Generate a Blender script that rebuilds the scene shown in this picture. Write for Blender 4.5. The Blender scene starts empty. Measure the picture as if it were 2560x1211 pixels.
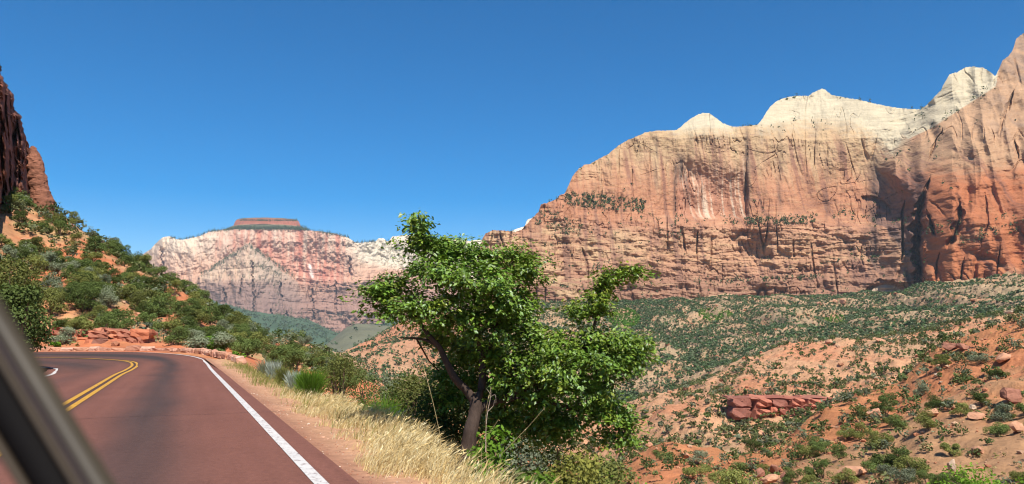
import bpy, math
import numpy as np
from mathutils import Vector, Matrix

# ------------------------------------------------------------------ camera, sky, sun, exposure
SC = bpy.context.scene
COL = SC.collection
CAM_H = 1.2
PITCH = math.radians(7.0)
FPX = 1933.0                       # focal length in pixels of the 2560 px wide photograph
SUN_AZ, SUN_EL = 160.0, 56.0       # compass azimuth from +Y, elevation

cam_d = bpy.data.cameras.new('camera')
cam = bpy.data.objects.new('camera', cam_d)
COL.objects.link(cam)
cam.location = (0, 0, CAM_H)
cam.rotation_euler = (math.radians(90) + PITCH, 0, 0)
cam_d.sensor_width = 36.0
cam_d.lens = 36.0 * FPX / 2560.0
cam_d.clip_start = 0.05
cam_d.clip_end = 60000
cam_d.dof.use_dof = True
cam_d.dof.focus_distance = 40.0
cam_d.dof.aperture_fstop = cam_d.lens / 8.5
SC.camera = cam

world = bpy.data.worlds.new('World')
SC.world = world
world.use_nodes = True
wn = world.node_tree
wn.nodes.clear()
sky = wn.nodes.new('ShaderNodeTexSky')
sky.sky_type = 'NISHITA'
sky.sun_disc = False
sky.sun_elevation = math.radians(SUN_EL)
sky.sun_rotation = math.radians(SUN_AZ)
sky.altitude = 1500
sky.air_density = 0.9
sky.dust_density = 0.3
sky.ozone_density = 1.2
bg = wn.nodes.new('ShaderNodeBackground')
bg.inputs['Strength'].default_value = 0.096
wo = wn.nodes.new('ShaderNodeOutputWorld')
hsv = wn.nodes.new('ShaderNodeHueSaturation')
hsv.inputs['Saturation'].default_value = 1.68
hsv.inputs['Hue'].default_value = 0.5
wn.links.new(sky.outputs[0], hsv.inputs['Color'])
wn.links.new(hsv.outputs[0], bg.inputs[0])
wn.links.new(bg.outputs[0], wo.inputs[0])

sun_d = bpy.data.lights.new('sun', 'SUN')
sun_d.energy = 5.0
sun_d.angle = math.radians(0.53)
sun_d.color = (1.0, 0.955, 0.885)
sun = bpy.data.objects.new('sun', sun_d)
COL.objects.link(sun)
_a, _e = math.radians(SUN_AZ), math.radians(SUN_EL)
SUN_DIR = Vector((math.sin(_a) * math.cos(_e), math.cos(_a) * math.cos(_e), math.sin(_e)))
sun.rotation_euler = SUN_DIR.to_track_quat('Z', 'Y').to_euler()
sun.location = (0, -20, 60)

SC.view_settings.view_transform = 'Standard'
SC.view_settings.look = 'None'
SC.view_settings.exposure = 0.6
SC.view_settings.gamma = 1.0
SC.view_settings.use_curve_mapping = False
SC.cycles.max_bounces = 6
SC.cycles.diffuse_bounces = 3
SC.cycles.glossy_bounces = 2
SC.cycles.transmission_bounces = 3
SC.cycles.use_denoising = True
SC.cycles.filter_width = 1.05
SC.cycles.use_adaptive_sampling = True
SC.cycles.adaptive_threshold = 0.01

HAZE = 3.8e-5                      # density of the air

# ------------------------------------------------------------------ maths helpers
RNG = np.random.default_rng(7)
_perm = np.random.default_rng(11).permutation(256)
_perm = np.concatenate([_perm, _perm, _perm])
_g = np.random.default_rng(12).normal(size=(256, 3))
_g /= np.linalg.norm(_g, axis=1)[:, None]


_gx, _gy, _gz = (np.ascontiguousarray(_g[:, i].astype(np.float32)) for i in range(3))
_perm = _perm.astype(np.int32)


def noise(x, y, z=0.0):
    """gradient noise, about -1 to 1"""
    x, y, z = np.broadcast_arrays(np.asarray(x, float), np.asarray(y, float), np.asarray(z, float))
    flat = bool(z.size) and z.min() == z.max() and float(z.flat[0]) == math.floor(float(z.flat[0]))
    xi, yi, zi = (np.floor(v) for v in (x, y, z))
    xf, yf, zf = (x - xi).astype(np.float32), (y - yi).astype(np.float32), (z - zi).astype(np.float32)
    xi, yi, zi = (v.astype(np.int32) & 255 for v in (xi, yi, zi))
    f = lambda t: t * t * t * (t * (t * 6 - 15) + 10)
    u, v, w = f(xf), f(yf), f(zf)
    out = np.zeros(x.shape, np.float32)
    for dx in (0, 1):
        wx = u if dx else 1 - u
        a = _perm[xi + dx] + yi
        for dy in (0, 1):
            wy = wx * (v if dy else 1 - v)
            b = _perm[a + dy] + zi
            for dz in ((0,) if flat else (0, 1)):
                h = _perm[b + dz]
                g = _gx[h] * (xf - dx) + _gy[h] * (yf - dy)
                if flat:
                    out += wy * g
                else:
                    out += wy * (w if dz else 1 - w) * (g + _gz[h] * (zf - dz))
    return out * 1.7


def fbm(x, y, z=0.0, o=4, gain=0.5):
    s, a, k = 0.0, 1.0, 1.0
    for i in range(o):
        s = s + a * noise(x * k + 17.3 * i, y * k + 5.1 * i, z + 3 * i if np.ndim(z) == 0 else z * k)
        a *= gain; k *= 2.03
    return s


def ridge(x, y, z=0.0, o=3):
    s, a, k = 0.0, 1.0, 1.0
    for i in range(o):
        s = s + a * (1 - np.abs(noise(x * k + 9.7 * i, y * k + 3.3 * i, z + 3 * i if np.ndim(z) == 0 else z * k)) * 1.6)
        a *= 0.5; k *= 2.1
    return s / 1.75


def sst(a, b, x):
    t = np.clip((x - a) / (b - a), 0, 1)
    return t * t * (3 - 2 * t)


def lin(r, g, b, k=1.0):
    c = np.array([r, g, b], float) / 255.0
    return np.where(c <= 0.04045, c / 12.92, ((c + 0.055) / 1.055) ** 2.4) * k * 0.76


def P(x, y, d):
    """world point on the view ray through photograph pixel (x, y), d metres ahead (world Y)"""
    dx = (np.asarray(x, float) - 1280) / FPX
    dy = (605.5 - np.asarray(y, float)) / FPX
    fy = math.cos(PITCH) - dy * math.sin(PITCH)
    fz = math.sin(PITCH) + dy * math.cos(PITCH)
    t = np.asarray(d, float) / fy
    return np.stack(np.broadcast_arrays(dx * t, fy * t, CAM_H + fz * t), -1)


def Pz(x, y, z):
    dx = (x - 1280) / FPX
    dy = (605.5 - y) / FPX
    fy = math.cos(PITCH) - dy * math.sin(PITCH)
    fz = math.sin(PITCH) + dy * math.cos(PITCH)
    t = (z - CAM_H) / fz
    return np.array([dx * t, fy * t, z])


def proj(p):
    p = np.asarray(p, float)
    q = p - np.array([0, 0, CAM_H])
    dep = q[..., 1] * math.cos(PITCH) + q[..., 2] * math.sin(PITCH)
    up = -q[..., 1] * math.sin(PITCH) + q[..., 2] * math.cos(PITCH)
    return 1280 + FPX * q[..., 0] / dep, 605.5 - FPX * up / dep


def catmull(pts, n):
    """resample a polyline to n points along a smooth curve through its points"""
    p = np.asarray(pts, float)
    p = np.vstack([2 * p[0] - p[1], p, 2 * p[-1] - p[-2]])
    seg = np.linalg.norm(np.diff(p[1:-1], axis=0), axis=1)
    cum = np.concatenate([[0], np.cumsum(seg)])
    t = np.linspace(0, cum[-1], n)
    i = np.clip(np.searchsorted(cum, t, side='right') - 1, 0, len(seg) - 1)
    f = ((t - cum[i]) / seg[i])[:, None]
    a, b, c, d = p[i], p[i + 1], p[i + 2], p[i + 3]
    return 0.5 * ((2 * b) + (c - a) * f + (2 * a - 5 * b + 4 * c - d) * f ** 2 + (3 * b - a - 3 * c + d) * f ** 3)


# ------------------------------------------------------------------ mesh helpers
def raw_mesh(name, V, quads=None, tris=None, mats=(), col=None, smooth=False, qmat=None, tmat=None):
    V = np.asarray(V, np.float32).reshape(-1, 3)
    nq = 0 if quads is None else len(quads)
    nt = 0 if tris is None else len(tris)
    loops = []
    if nq: loops.append(np.asarray(quads, np.int32).ravel())
    if nt: loops.append(np.asarray(tris, np.int32).ravel())
    loops = np.concatenate(loops)
    start = np.concatenate([np.arange(nq) * 4, nq * 4 + np.arange(nt) * 3]).astype(np.int32)
    me = bpy.data.meshes.new(name)
    me.vertices.add(len(V))
    me.vertices.foreach_set('co', V.ravel())
    me.loops.add(len(loops))
    me.loops.foreach_set('vertex_index', loops)
    me.polygons.add(nq + nt)
    me.polygons.foreach_set('loop_start', start)
    mi = np.zeros(nq + nt, np.int32)
    if qmat is not None and nq: mi[:nq] = qmat
    if tmat is not None and nt: mi[nq:] = tmat
    me.polygons.foreach_set('material_index', mi)
    me.polygons.foreach_set('use_smooth', np.full(nq + nt, smooth, dtype=bool))
    for m in mats: me.materials.append(m)
    if col is not None:
        c = np.ones((len(V), 4), np.float32)
        c[:, :3] = np.asarray(col, np.float32).reshape(-1, 3) if np.ndim(col) > 1 else col
        at = me.color_attributes.new('Col', 'FLOAT_COLOR', 'POINT')
        at.data.foreach_set('color', c.ravel())
    me.update(calc_edges=True)
    return me


def link(name, me, parent=None, **props):
    o = bpy.data.objects.new(name, me)
    COL.objects.link(o)
    if parent is not None: o.parent = parent
    for k, v in props.items(): o[k] = v
    return o


def grid_quads(nu, nv):
    a = np.arange(nu * nv).reshape(nu, nv)
    return np.stack([a[:-1, :-1], a[1:, :-1], a[1:, 1:], a[:-1, 1:]], -1).reshape(-1, 4)


def grid_obj(name, G, mat, col=None, smooth=False, parent=None, **props):
    nu, nv = G.shape[:2]
    me = raw_mesh(name, G, quads=grid_quads(nu, nv), mats=[mat], col=None if col is None else col.reshape(-1, 3), smooth=smooth)
    return link(name, me, parent, **props)


class MB:
    """collects quads and triangles with a colour per vertex"""
    def __init__(s):
        s.V, s.Q, s.T, s.C, s.qm, s.tm, s.n = [], [], [], [], [], [], 0

    def add(s, V, Q=None, T=None, col=(1, 1, 1), m=0):
        V = np.asarray(V, float).reshape(-1, 3)
        s.V.append(V)
        c = np.asarray(col, float)
        s.C.append(np.broadcast_to(c if c.ndim > 1 else c[None], V.shape) if c.ndim < 3 else c.reshape(-1, 3))
        if Q is not None and len(Q):
            s.Q.append(np.asarray(Q) + s.n); s.qm.append(np.full(len(Q), m))
        if T is not None and len(T):
            s.T.append(np.asarray(T) + s.n); s.tm.append(np.full(len(T), m))
        s.n += len(V)

    def leaves(s, L, col, m=0):
        """L: (N, 4, 3) diamond corners; col: (N, 3)"""
        n = len(L)
        s.add(L.reshape(-1, 3), Q=np.arange(n * 4).reshape(n, 4), col=np.repeat(col, 4, 0), m=m)

    def tube(s, pts, rad, sides=6, col=(1, 1, 1), m=0):
        pts = np.asarray(pts, float); n = len(pts)
        rad = np.broadcast_to(np.asarray(rad, float), (n,))
        t = np.gradient(pts, axis=0)
        t /= np.linalg.norm(t, axis=1)[:, None] + 1e-9
        ref = np.where(np.abs(t[:, 2:3]) > 0.9, np.array([[1.0, 0, 0]]), np.array([[0, 0, 1.0]]))
        a = np.cross(t, ref); a /= np.linalg.norm(a, axis=1)[:, None]
        b = np.cross(t, a)
        an = np.linspace(0, 2 * np.pi, sides, endpoint=False)
        V = pts[:, None] + rad[:, None, None] * (np.cos(an)[None, :, None] * a[:, None] + np.sin(an)[None, :, None] * b[:, None])
        i = np.arange(n * sides).reshape(n, sides)
        j = np.roll(i, -1, 1)
        Q = np.stack([i[:-1], j[:-1], j[1:], i[1:]], -1).reshape(-1, 4)
        s.add(V.reshape(-1, 3), Q=Q, col=col, m=m)

    def mesh(s, name, mats, smooth=False):
        return raw_mesh(name, np.concatenate(s.V), np.concatenate(s.Q) if s.Q else None, np.concatenate(s.T) if s.T else None,
                        mats, np.concatenate(s.C), smooth, np.concatenate(s.qm) if s.qm else None, np.concatenate(s.tm) if s.tm else None)


def unit(v):
    return v / (np.linalg.norm(v, axis=-1, keepdims=True) + 1e-9)


def leaf_quads(c, n, L, W, rng, axis=None, fold=0.0):
    """diamond leaves at centres c, facing n, L long and W wide; axis = preferred long direction"""
    N = len(c)
    n = unit(n)
    r = rng.normal(size=(N, 3)) if axis is None else axis + rng.normal(size=(N, 3)) * 0.35
    a = unit(r - (r * n).sum(-1, keepdims=True) * n)
    b = np.cross(n, a)
    L = np.broadcast_to(L, (N,))[:, None]; W = np.broadcast_to(W, (N,))[:, None]
    base = c - a * L * 0.5
    tip = c + a * L * 0.5 - n * L * fold
    mid = c - a * L * 0.06
    return np.stack([base, mid + b * W * 0.5, tip, mid - b * W * 0.5], 1)


# ------------------------------------------------------------------ materials
def new_mat(name):
    m = bpy.data.materials.new(name)
    m.use_nodes = True
    nt = m.node_tree
    nt.nodes.clear()
    out = nt.nodes.new('ShaderNodeOutputMaterial')
    return m, nt, out


def N(nt, kind, **kw):
    n = nt.nodes.new(kind)
    for k, v in kw.items():
        if k in n.inputs.keys(): n.inputs[k].default_value = v
        else: setattr(n, k, v)
    return n


def mixrgb(nt, blend, fac, a, b):
    n = nt.nodes.new('ShaderNodeMix'); n.data_type = 'RGBA'; n.blend_type = blend
    for sock, v in ((n.inputs['Factor'], fac), (n.inputs[6], a), (n.inputs[7], b)):
        if hasattr(v, 'links'): nt.links.new(v, sock)
        elif isinstance(v, (int, float)): sock.default_value = v
        else: sock.default_value = (*v, 1) if len(v) == 3 else v
    return n.outputs[2]


def rock_mat(name, scale, bump, rough=0.9, stretch=(1, 1, 1), amt=0.35, bump_scale=None):
    """vertex colour (strata, stains) broken up by noise, with fine relief"""
    m, nt, out = new_mat(name)
    at = N(nt, 'ShaderNodeAttribute', attribute_name='Col')
    geo = N(nt, 'ShaderNodeNewGeometry')
    mp = N(nt, 'ShaderNodeMapping'); mp.inputs['Scale'].default_value = stretch
    nt.links.new(geo.outputs['Position'], mp.inputs['Vector'])
    n1 = N(nt, 'ShaderNodeTexNoise', Scale=scale, Detail=7.0, Roughness=0.65)
    nt.links.new(mp.outputs[0], n1.inputs['Vector'])
    rmp = N(nt, 'ShaderNodeMapRange'); rmp.inputs['From Min'].default_value = 0.25; rmp.inputs['From Max'].default_value = 0.75
    rmp.inputs['To Min'].default_value = 1 - amt; rmp.inputs['To Max'].default_value = 1 + amt
    nt.links.new(n1.outputs[0], rmp.inputs[0])
    c = mixrgb(nt, 'MULTIPLY', 1.0, at.outputs['Color'], rmp.outputs[0])
    b = N(nt, 'ShaderNodeBsdfPrincipled', Roughness=rough)
    b.inputs['Specular IOR Level'].default_value = 0.15
    nt.links.new(c, b.inputs['Base Color'])
    n2 = N(nt, 'ShaderNodeTexNoise', Scale=bump_scale or scale * 2.5, Detail=6.0, Roughness=0.7)
    nt.links.new(mp.outputs[0], n2.inputs['Vector'])
    bp = N(nt, 'ShaderNodeBump', Strength=1.0, Distance=bump)
    nt.links.new(n2.outputs[0], bp.inputs['Height'])
    nt.links.new(bp.outputs[0], b.inputs['Normal'])
    nt.links.new(b.outputs[0], out.inputs[0])
    return m


def leaf_mat(name, col, trans=0.3, var=0.35, gloss=0.0, hue=(0.0, 0.0)):
    """col x vertex colour x a random tone for each object, partly translucent"""
    m, nt, out = new_mat(name)
    at = N(nt, 'ShaderNodeAttribute', attribute_name='Col')
    oi = N(nt, 'ShaderNodeObjectInfo')
    r = N(nt, 'ShaderNodeMapRange'); r.inputs['To Min'].default_value = 1 - var; r.inputs['To Max'].default_value = 1 + var
    nt.links.new(oi.outputs['Random'], r.inputs[0])
    c = mixrgb(nt, 'MULTIPLY', 1.0, at.outputs['Color'], tuple(col))
    c = mixrgb(nt, 'MULTIPLY', 1.0, c, r.outputs[0])
    d = N(nt, 'ShaderNodeBsdfDiffuse'); t = N(nt, 'ShaderNodeBsdfTranslucent')
    nt.links.new(c, d.inputs[0])
    tc = mixrgb(nt, 'MULTIPLY', 1.0, c, (1.15, 1.25, 0.6))
    nt.links.new(tc, t.inputs[0])
    mx = N(nt, 'ShaderNodeMixShader'); mx.inputs[0].default_value = trans
    nt.links.new(d.outputs[0], mx.inputs[1]); nt.links.new(t.outputs[0], mx.inputs[2])
    last = mx
    if gloss:
        g = N(nt, 'ShaderNodeBsdfGlossy', Roughness=0.45)
        g.inputs[0].default_value = (0.9, 0.95, 1.0, 1)
        m2 = N(nt, 'ShaderNodeMixShader'); m2.inputs[0].default_value = gloss
        nt.links.new(mx.outputs[0], m2.inputs[1]); nt.links.new(g.outputs[0], m2.inputs[2])
        last = m2
    nt.links.new(last.outputs[0], out.inputs[0])
    return m


def plain_mat(name, col, rough=0.6, metal=0.0, spec=0.4, nscale=40.0, namt=0.2):
    m, nt, out = new_mat(name)
    geo = N(nt, 'ShaderNodeTexCoord')
    n1 = N(nt, 'ShaderNodeTexNoise', Scale=nscale, Detail=5.0)
    nt.links.new(geo.outputs['Object'], n1.inputs['Vector'])
    r = N(nt, 'ShaderNodeMapRange'); r.inputs['To Min'].default_value = 1 - namt; r.inputs['To Max'].default_value = 1 + namt
    nt.links.new(n1.outputs[0], r.inputs[0])
    c = mixrgb(nt, 'MULTIPLY', 1.0, tuple(col), r.outputs[0])
    b = N(nt, 'ShaderNodeBsdfPrincipled', Roughness=rough, Metallic=metal)
    b.inputs['Specular IOR Level'].default_value = spec
    nt.links.new(c, b.inputs['Base Color'])
    nt.links.new(b.outputs[0], out.inputs[0])
    return m


M_WALL = rock_mat('canyon_sandstone', 0.05, 2.0, stretch=(1, 1, 2.2), amt=0.16, bump_scale=0.18)
M_FAR = rock_mat('distant_sandstone', 0.012, 6.0, stretch=(1, 1, 1.0), amt=0.12, bump_scale=0.05)
M_SOIL = rock_mat('red_soil', 0.35, 0.35, amt=0.30, bump_scale=1.2)
M_HILL = rock_mat('hill_soil', 0.9, 0.10, amt=0.30, bump_scale=3.0)
M_CRAG = rock_mat('crag_rock', 0.5, 0.25, stretch=(1, 1, 2), amt=0.3, bump_scale=1.4)
M_STONE = rock_mat('stone', 1.8, 0.06, amt=0.28, bump_scale=6.0)
M_DIRT = rock_mat('shoulder_dirt', 9.0, 0.02, amt=0.30, bump_scale=25.0)
M_BARK = rock_mat('bark', 14.0, 0.02, amt=0.4, stretch=(1, 1, 0.35), bump_scale=30.0)
M_OLIVE = leaf_mat('foliage_olive', lin(146, 150, 84, 0.8), 0.25)
M_DARK = leaf_mat('foliage_dark', lin(116, 132, 74, 0.8), 0.25)
M_GREY = leaf_mat('foliage_grey', lin(152, 160, 128, 0.8), 0.2)
M_BRIGHT = leaf_mat('foliage_bright', lin(122, 158, 58, 0.82), 0.3)
M_YOLIVE = leaf_mat('foliage_yellow_olive', lin(168, 166, 84, 0.85), 0.25)
M_SAGE = leaf_mat('foliage_sage', lin(190, 200, 185, 0.75), 0.2)
M_PALE = leaf_mat('foliage_straw', lin(222, 196, 140, 0.8), 0.25, var=0.1)
M_GRASS = leaf_mat('grass', (1, 1, 1), 0.10, var=0.0)
M_VERT = leaf_mat('foliage_mixed', (1, 1, 1), 0.22, var=0.0)
M_TREE = leaf_mat('tree_leaf', lin(128, 164, 54, 0.74), 0.18, var=0.0, gloss=0.04)

# ------------------------------------------------------------------ road
# three guide lines (outer white edge, yellow centre, inner white edge) as world points
EDGE = [(1.18, -14), (1.18, -6), (1.18, 2), (1.18, 10), (1.19, 20), (1.20, 30)]
RD = np.array([-0.392, 0.920]); RN = np.array([0.920, 0.392])


def road_pt(lat, al, z=0.0):
    q = RN * lat + RD * al
    return np.array([q[0], q[1], z])


outer = [road_pt(1.18, a) for a in (-16, -8, 0, 8, 16, 24, 31)] + [Pz(516, 905.5, .06), Pz(494, 894, .22), Pz(440, 886, .30), Pz(350, 881, .36), Pz(250, 880, .38), Pz(100, 880, .38), Pz(-100, 881, .38), Pz(-400, 884, .38)]
centre = [road_pt(-1.76, a) for a in (-16, -8, 0, 8, 16, 22, 28)] + [Pz(322, 925, 0.0), Pz(337, 913, .03), Pz(322, 904, .10), Pz(250, 898, .18), Pz(150, 895, .20), Pz(0, 894, .20), Pz(-200, 895, .20), Pz(-500, 898, .20)]
inner = [road_pt(-4.7, a, -.04) for a in (-16, -8, 0, 6, 12, 18)] + [road_pt(-4.45, 24, -.09), Pz(118, 940, -.1), Pz(139, 930, -.08), Pz(144, 924.5, -.06), Pz(134, 921, -.03), Pz(105, 919.5, 0), Pz(20, 919.5, 0), Pz(-150, 921, 0), Pz(-500, 925, 0)]
NR = 340
LO, LC, LI = catmull(outer, NR), catmull(centre, NR), catmull(inner, NR)


def offset_line(L, off):
    t = np.gradient(L, axis=0); t[:, 2] = 0
    t = unit(t)
    n = np.stack([t[:, 1], -t[:, 0], 0 * t[:, 0]], -1)
    return L + n * off


SHO = offset_line(LO, 0.26); SHO[:, 2] -= 0.015
SHI = offset_line(LI, -0.35); SHI[:, 2] -= 0.01
rows = []
lat = []
for A, B, n, l0, l1 in ((SHI, LI, 3, -3.4, -3.0), (LI, LC, 16, -3.0, 0.0), (LC, LO, 22, 0.0, 3.0), (LO, SHO, 4, 3.0, 3.42)):
    for k in range(n):
        f = k / n
        rows.append(A * (1 - f) + B * f); lat.append(l0 + (l1 - l0) * f)
rows.append(SHO); lat.append(3.42)
RG = np.stack(rows, 1)
LAT = np.array(lat)[None, :] + 0 * RG[..., 0]
ALONG = np.linspace(0, 1, NR)[:, None] + 0 * LAT
w = 0.10 * noise(ALONG * 30, LAT * 0.7)
track = np.exp(-((LAT - 1.42 + w) / 0.50) ** 2) * 0.95 + np.exp(-((LAT + 1.5 + w) / 0.6) ** 2) * 0.45
track *= 0.88 + 0.14 * noise(ALONG * 8, LAT * 2.2)
track += 0.8 * np.exp(-(LAT / 0.20) ** 2)
track += 0.5 * sst(0.70, 0.82, ALONG) * (np.abs(LAT) < 3)
track = np.clip(track, 0, 1)[..., None]
rc = lin(130, 85, 71) * (1 - track) + lin(74, 62, 58) * track
rc = rc * (1 + 0.05 * fbm(RG[..., 0] * 1.1, RG[..., 1] * 1.1)[..., None] + 0.10 * fbm(LAT * 5, ALONG * 14, 9.0)[..., None])


def asphalt_mat():
    m, nt, out = new_mat('red_asphalt')
    at = N(nt, 'ShaderNodeAttribute', attribute_name='Col')
    geo = N(nt, 'ShaderNodeNewGeometry')
    n1 = N(nt, 'ShaderNodeTexNoise', Scale=95.0, Detail=4.0, Roughness=0.7)
    nt.links.new(geo.outputs['Position'], n1.inputs['Vector'])
    n2 = N(nt, 'ShaderNodeTexVoronoi', Scale=70.0)
    nt.links.new(geo.outputs['Position'], n2.inputs['Vector'])
    r = N(nt, 'ShaderNodeMapRange'); r.inputs['From Min'].default_value = 0.3; r.inputs['From Max'].default_value = 0.7
    r.inputs['To Min'].default_value = 0.70; r.inputs['To Max'].default_value = 1.28
    nt.links.new(n1.outputs[0], r.inputs[0])
    c = mixrgb(nt, 'MULTIPLY', 1.0, at.outputs['Color'], r.outputs[0])
    n4 = N(nt, 'ShaderNodeTexNoise', Scale=16.0, Detail=3.0, Roughness=0.6)
    nt.links.new(geo.outputs['Position'], n4.inputs['Vector'])
    r4 = N(nt, 'ShaderNodeMapRange'); r4.inputs['From Min'].default_value = 0.3; r4.inputs['From Max'].default_value = 0.7
    r4.inputs['To Min'].default_value = 0.88; r4.inputs['To Max'].default_value = 1.12
    nt.links.new(n4.outputs[0], r4.inputs[0])
    c = mixrgb(nt, 'MULTIPLY', 1.0, c, r4.outputs[0])
    # thin transverse cracks and dark specks
    wv = N(nt, 'ShaderNodeTexNoise', Scale=1.3, Detail=8.0, Roughness=0.6)
    nt.links.new(geo.outputs['Position'], wv.inputs['Vector'])
    cr = N(nt, 'ShaderNodeMapRange'); cr.inputs['From Min'].default_value = 0.0; cr.inputs['From Max'].default_value = 0.006
    cr.inputs['To Min'].default_value = 0.72; cr.inputs['To Max'].default_value = 1.0
    ab = N(nt, 'ShaderNodeMath', operation='SUBTRACT'); ab.inputs[1].default_value = 0.56
    nt.links.new(wv.outputs[0], ab.inputs[0])
    ab2 = N(nt, 'ShaderNodeMath', operation='ABSOLUTE'); nt.links.new(ab.outputs[0], ab2.inputs[0])
    nt.links.new(ab2.outputs[0], cr.inputs[0])
    c = mixrgb(nt, 'MULTIPLY', 0.8, c, cr.outputs[0])
    b = N(nt, 'ShaderNodeBsdfPrincipled', Roughness=0.9)
    b.inputs['Specular IOR Level'].default_value = 0.15
    nt.links.new(c, b.inputs['Base Color'])
    bp = N(nt, 'ShaderNodeBump', Strength=0.5, Distance=0.008)
    nt.links.new(n2.outputs[0], bp.inputs['Height'])
    nt.links.new(bp.outputs[0], b.inputs['Normal'])
    nt.links.new(b.outputs[0], out.inputs[0])
    return m


def paint_mat(name, col, wear):
    m, nt, out = new_mat(name)
    geo = N(nt, 'ShaderNodeNewGeometry')
    n1 = N(nt, 'ShaderNodeTexNoise', Scale=13.0, Detail=8.0, Roughness=0.8)
    nt.links.new(geo.outputs['Position'], n1.inputs['Vector'])
    r = N(nt, 'ShaderNodeMapRange'); r.inputs['From Min'].default_value = wear; r.inputs['From Max'].default_value = wear + 0.10
    nt.links.new(n1.outputs[0], r.inputs[0])
    n3 = N(nt, 'ShaderNodeTexNoise', Scale=3.0, Detail=4.0)
    nt.links.new(geo.outputs['Position'], n3.inputs['Vector'])
    r3 = N(nt, 'ShaderNodeMapRange'); r3.inputs['To Min'].default_value = 0.8; r3.inputs['To Max'].default_value = 1.15
    nt.links.new(n3.outputs[0], r3.inputs[0])
    c = mixrgb(nt, 'MIX', r.outputs[0], tuple(lin(120, 85, 76)), tuple(col))
    c = mixrgb(nt, 'MULTIPLY', 1.0, c, r3.outputs[0])
    b = N(nt, 'ShaderNodeBsdfPrincipled', Roughness=0.65)
    nt.links.new(c, b.inputs['Base Color']); nt.links.new(b.outputs[0], out.inputs[0])
    return m


M_ROAD = asphalt_mat()
M_WHITE = paint_mat('white_road_paint', lin(240, 232, 222, 0.85), 0.38)
M_YELLOW = paint_mat('yellow_road_paint', lin(232, 170, 30, 0.85), 0.38)
road = grid_obj('road', RG, M_ROAD, rc, True, kind='structure', label='red asphalt road curving sharply to the left', category='road')


def stripe(name, L, off, width, mat, label):
    a = offset_line(L, off - width / 2); b = offset_line(L, off + width / 2)
    c = (a + b) / 2
    G = np.stack([a, c, b], 1)
    G[..., 2] += 0.006
    o = grid_obj(name, G, mat, None, True, road)
    o['label'] = label
    return o


stripe('edge_line', LO, -0.055, 0.115, M_WHITE, 'white edge line along the outside of the bend')
stripe('edge_line', LI, 0.0, 0.13, M_WHITE, 'white edge line around the inside of the bend')
stripe('centre_line', LC, -0.10, 0.105, M_YELLOW, 'yellow centre stripe nearer the inside of the bend')
stripe('centre_line', LC, 0.10, 0.105, M_YELLOW, 'yellow centre stripe nearer the outside of the bend')

M_TAR = plain_mat('tar', lin(52, 42, 40), 0.8, 0.0, 0.2, 30, 0.3)
for al0, wd in ((27.0, 0.035), (13.2, 0.018)):
    lt = np.linspace(-1.6, 1.75, 40)
    wob = 0.10 * noise(lt * 1.3, al0) + 0.04 * noise(lt * 5, al0)
    a_ = np.stack([RN * l + RD * (al0 + w0) for l, w0 in zip(lt, wob)])
    wv_ = wd * (0.7 + 0.6 * np.abs(noise(lt * 3, 4.0)))
    G = np.stack([np.column_stack([a_ - RD * (wv_ / 2)[:, None], 0 * lt + 0.0055]), np.column_stack([a_ + RD * (wv_ / 2)[:, None], 0 * lt + 0.0055])], 1)
    o = grid_obj('tar_seam', G, M_TAR, None, True, road)
    o['label'] = 'thin dark tar seam across the near lane'

# ------------------------------------------------------------------ verge beside the road (right) and bank inside the bend (left)
NV = 150
ts = np.concatenate([np.linspace(0, 2.6, 50), 2.6 + np.linspace(0.02, 1, 60) ** 1.6 * 40])
vs = np.linspace(0, 1, NV)
VL = catmull([road_pt(1.44, a) for a in (-16, -8, 0, 8, 16, 24, 30)] + [offset_line(LO, 0.26)[np.argmin(np.abs(LO[:, 1] - 37.5))]], NV)
vn = offset_line(VL, 1.0) - VL
VG = VL[:, None] + vn[:, None] * ts[None, :, None]
al_ = np.linspace(-16, 41, NV)[:, None]
crest = np.interp(al_, [-16, 2, 4, 7, 10, 12, 16, 22, 41], [0.6, 0.6, 0.6, 0.75, 1.1, 1.2, 1.1, 1.0, 1.0]) + 0.12 * np.sin(al_ * 1.3)
drop = np.clip(ts[None] - crest, 0, 100)
VG[..., 2] = VL[:, None, 2] - 0.03 - 0.07 * ts[None] - 0.75 * drop ** 1.05 * sst(0, 0.8, drop)
VG[..., 2] += (0.05 * fbm(VG[..., 0] * 1.3, VG[..., 1] * 1.3) + 0.02 * fbm(VG[..., 0] * 5, VG[..., 1] * 5)) * sst(0.05, 0.6, ts[None])
f = fbm(VG[..., 0] * 0.9, VG[..., 1] * 0.9, 3.0)[..., None]
vc = lin(200, 152, 116) * (1 + 0.18 * f)
g_ = sst(0.55, 1.25, ts[None] + 0.3 * f[..., 0])[..., None]
vc = vc * (1 - g_) + lin(190, 156, 108) * (1 + 0.2 * f) * g_
ed = np.exp(-(ts[None] / 0.25) ** 2)[..., None] * 0.7
vc = vc * (1 - ed) + lin(160, 110, 88) * ed
verge = grid_obj('verge', VG, M_DIRT, vc, True, kind='structure', label='dirt and dry grass verge falling away beside the road', category='verge')


def verge_z(x, y):
    q = np.array([x, y]); best = np.argmin((VL[:, 0] - x) ** 2 + (VL[:, 1] - y) ** 2)
    t = np.dot(q - VL[best, :2], vn[best, :2])
    return float(np.interp(t, ts, VG[best, :, 2])), t


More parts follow.
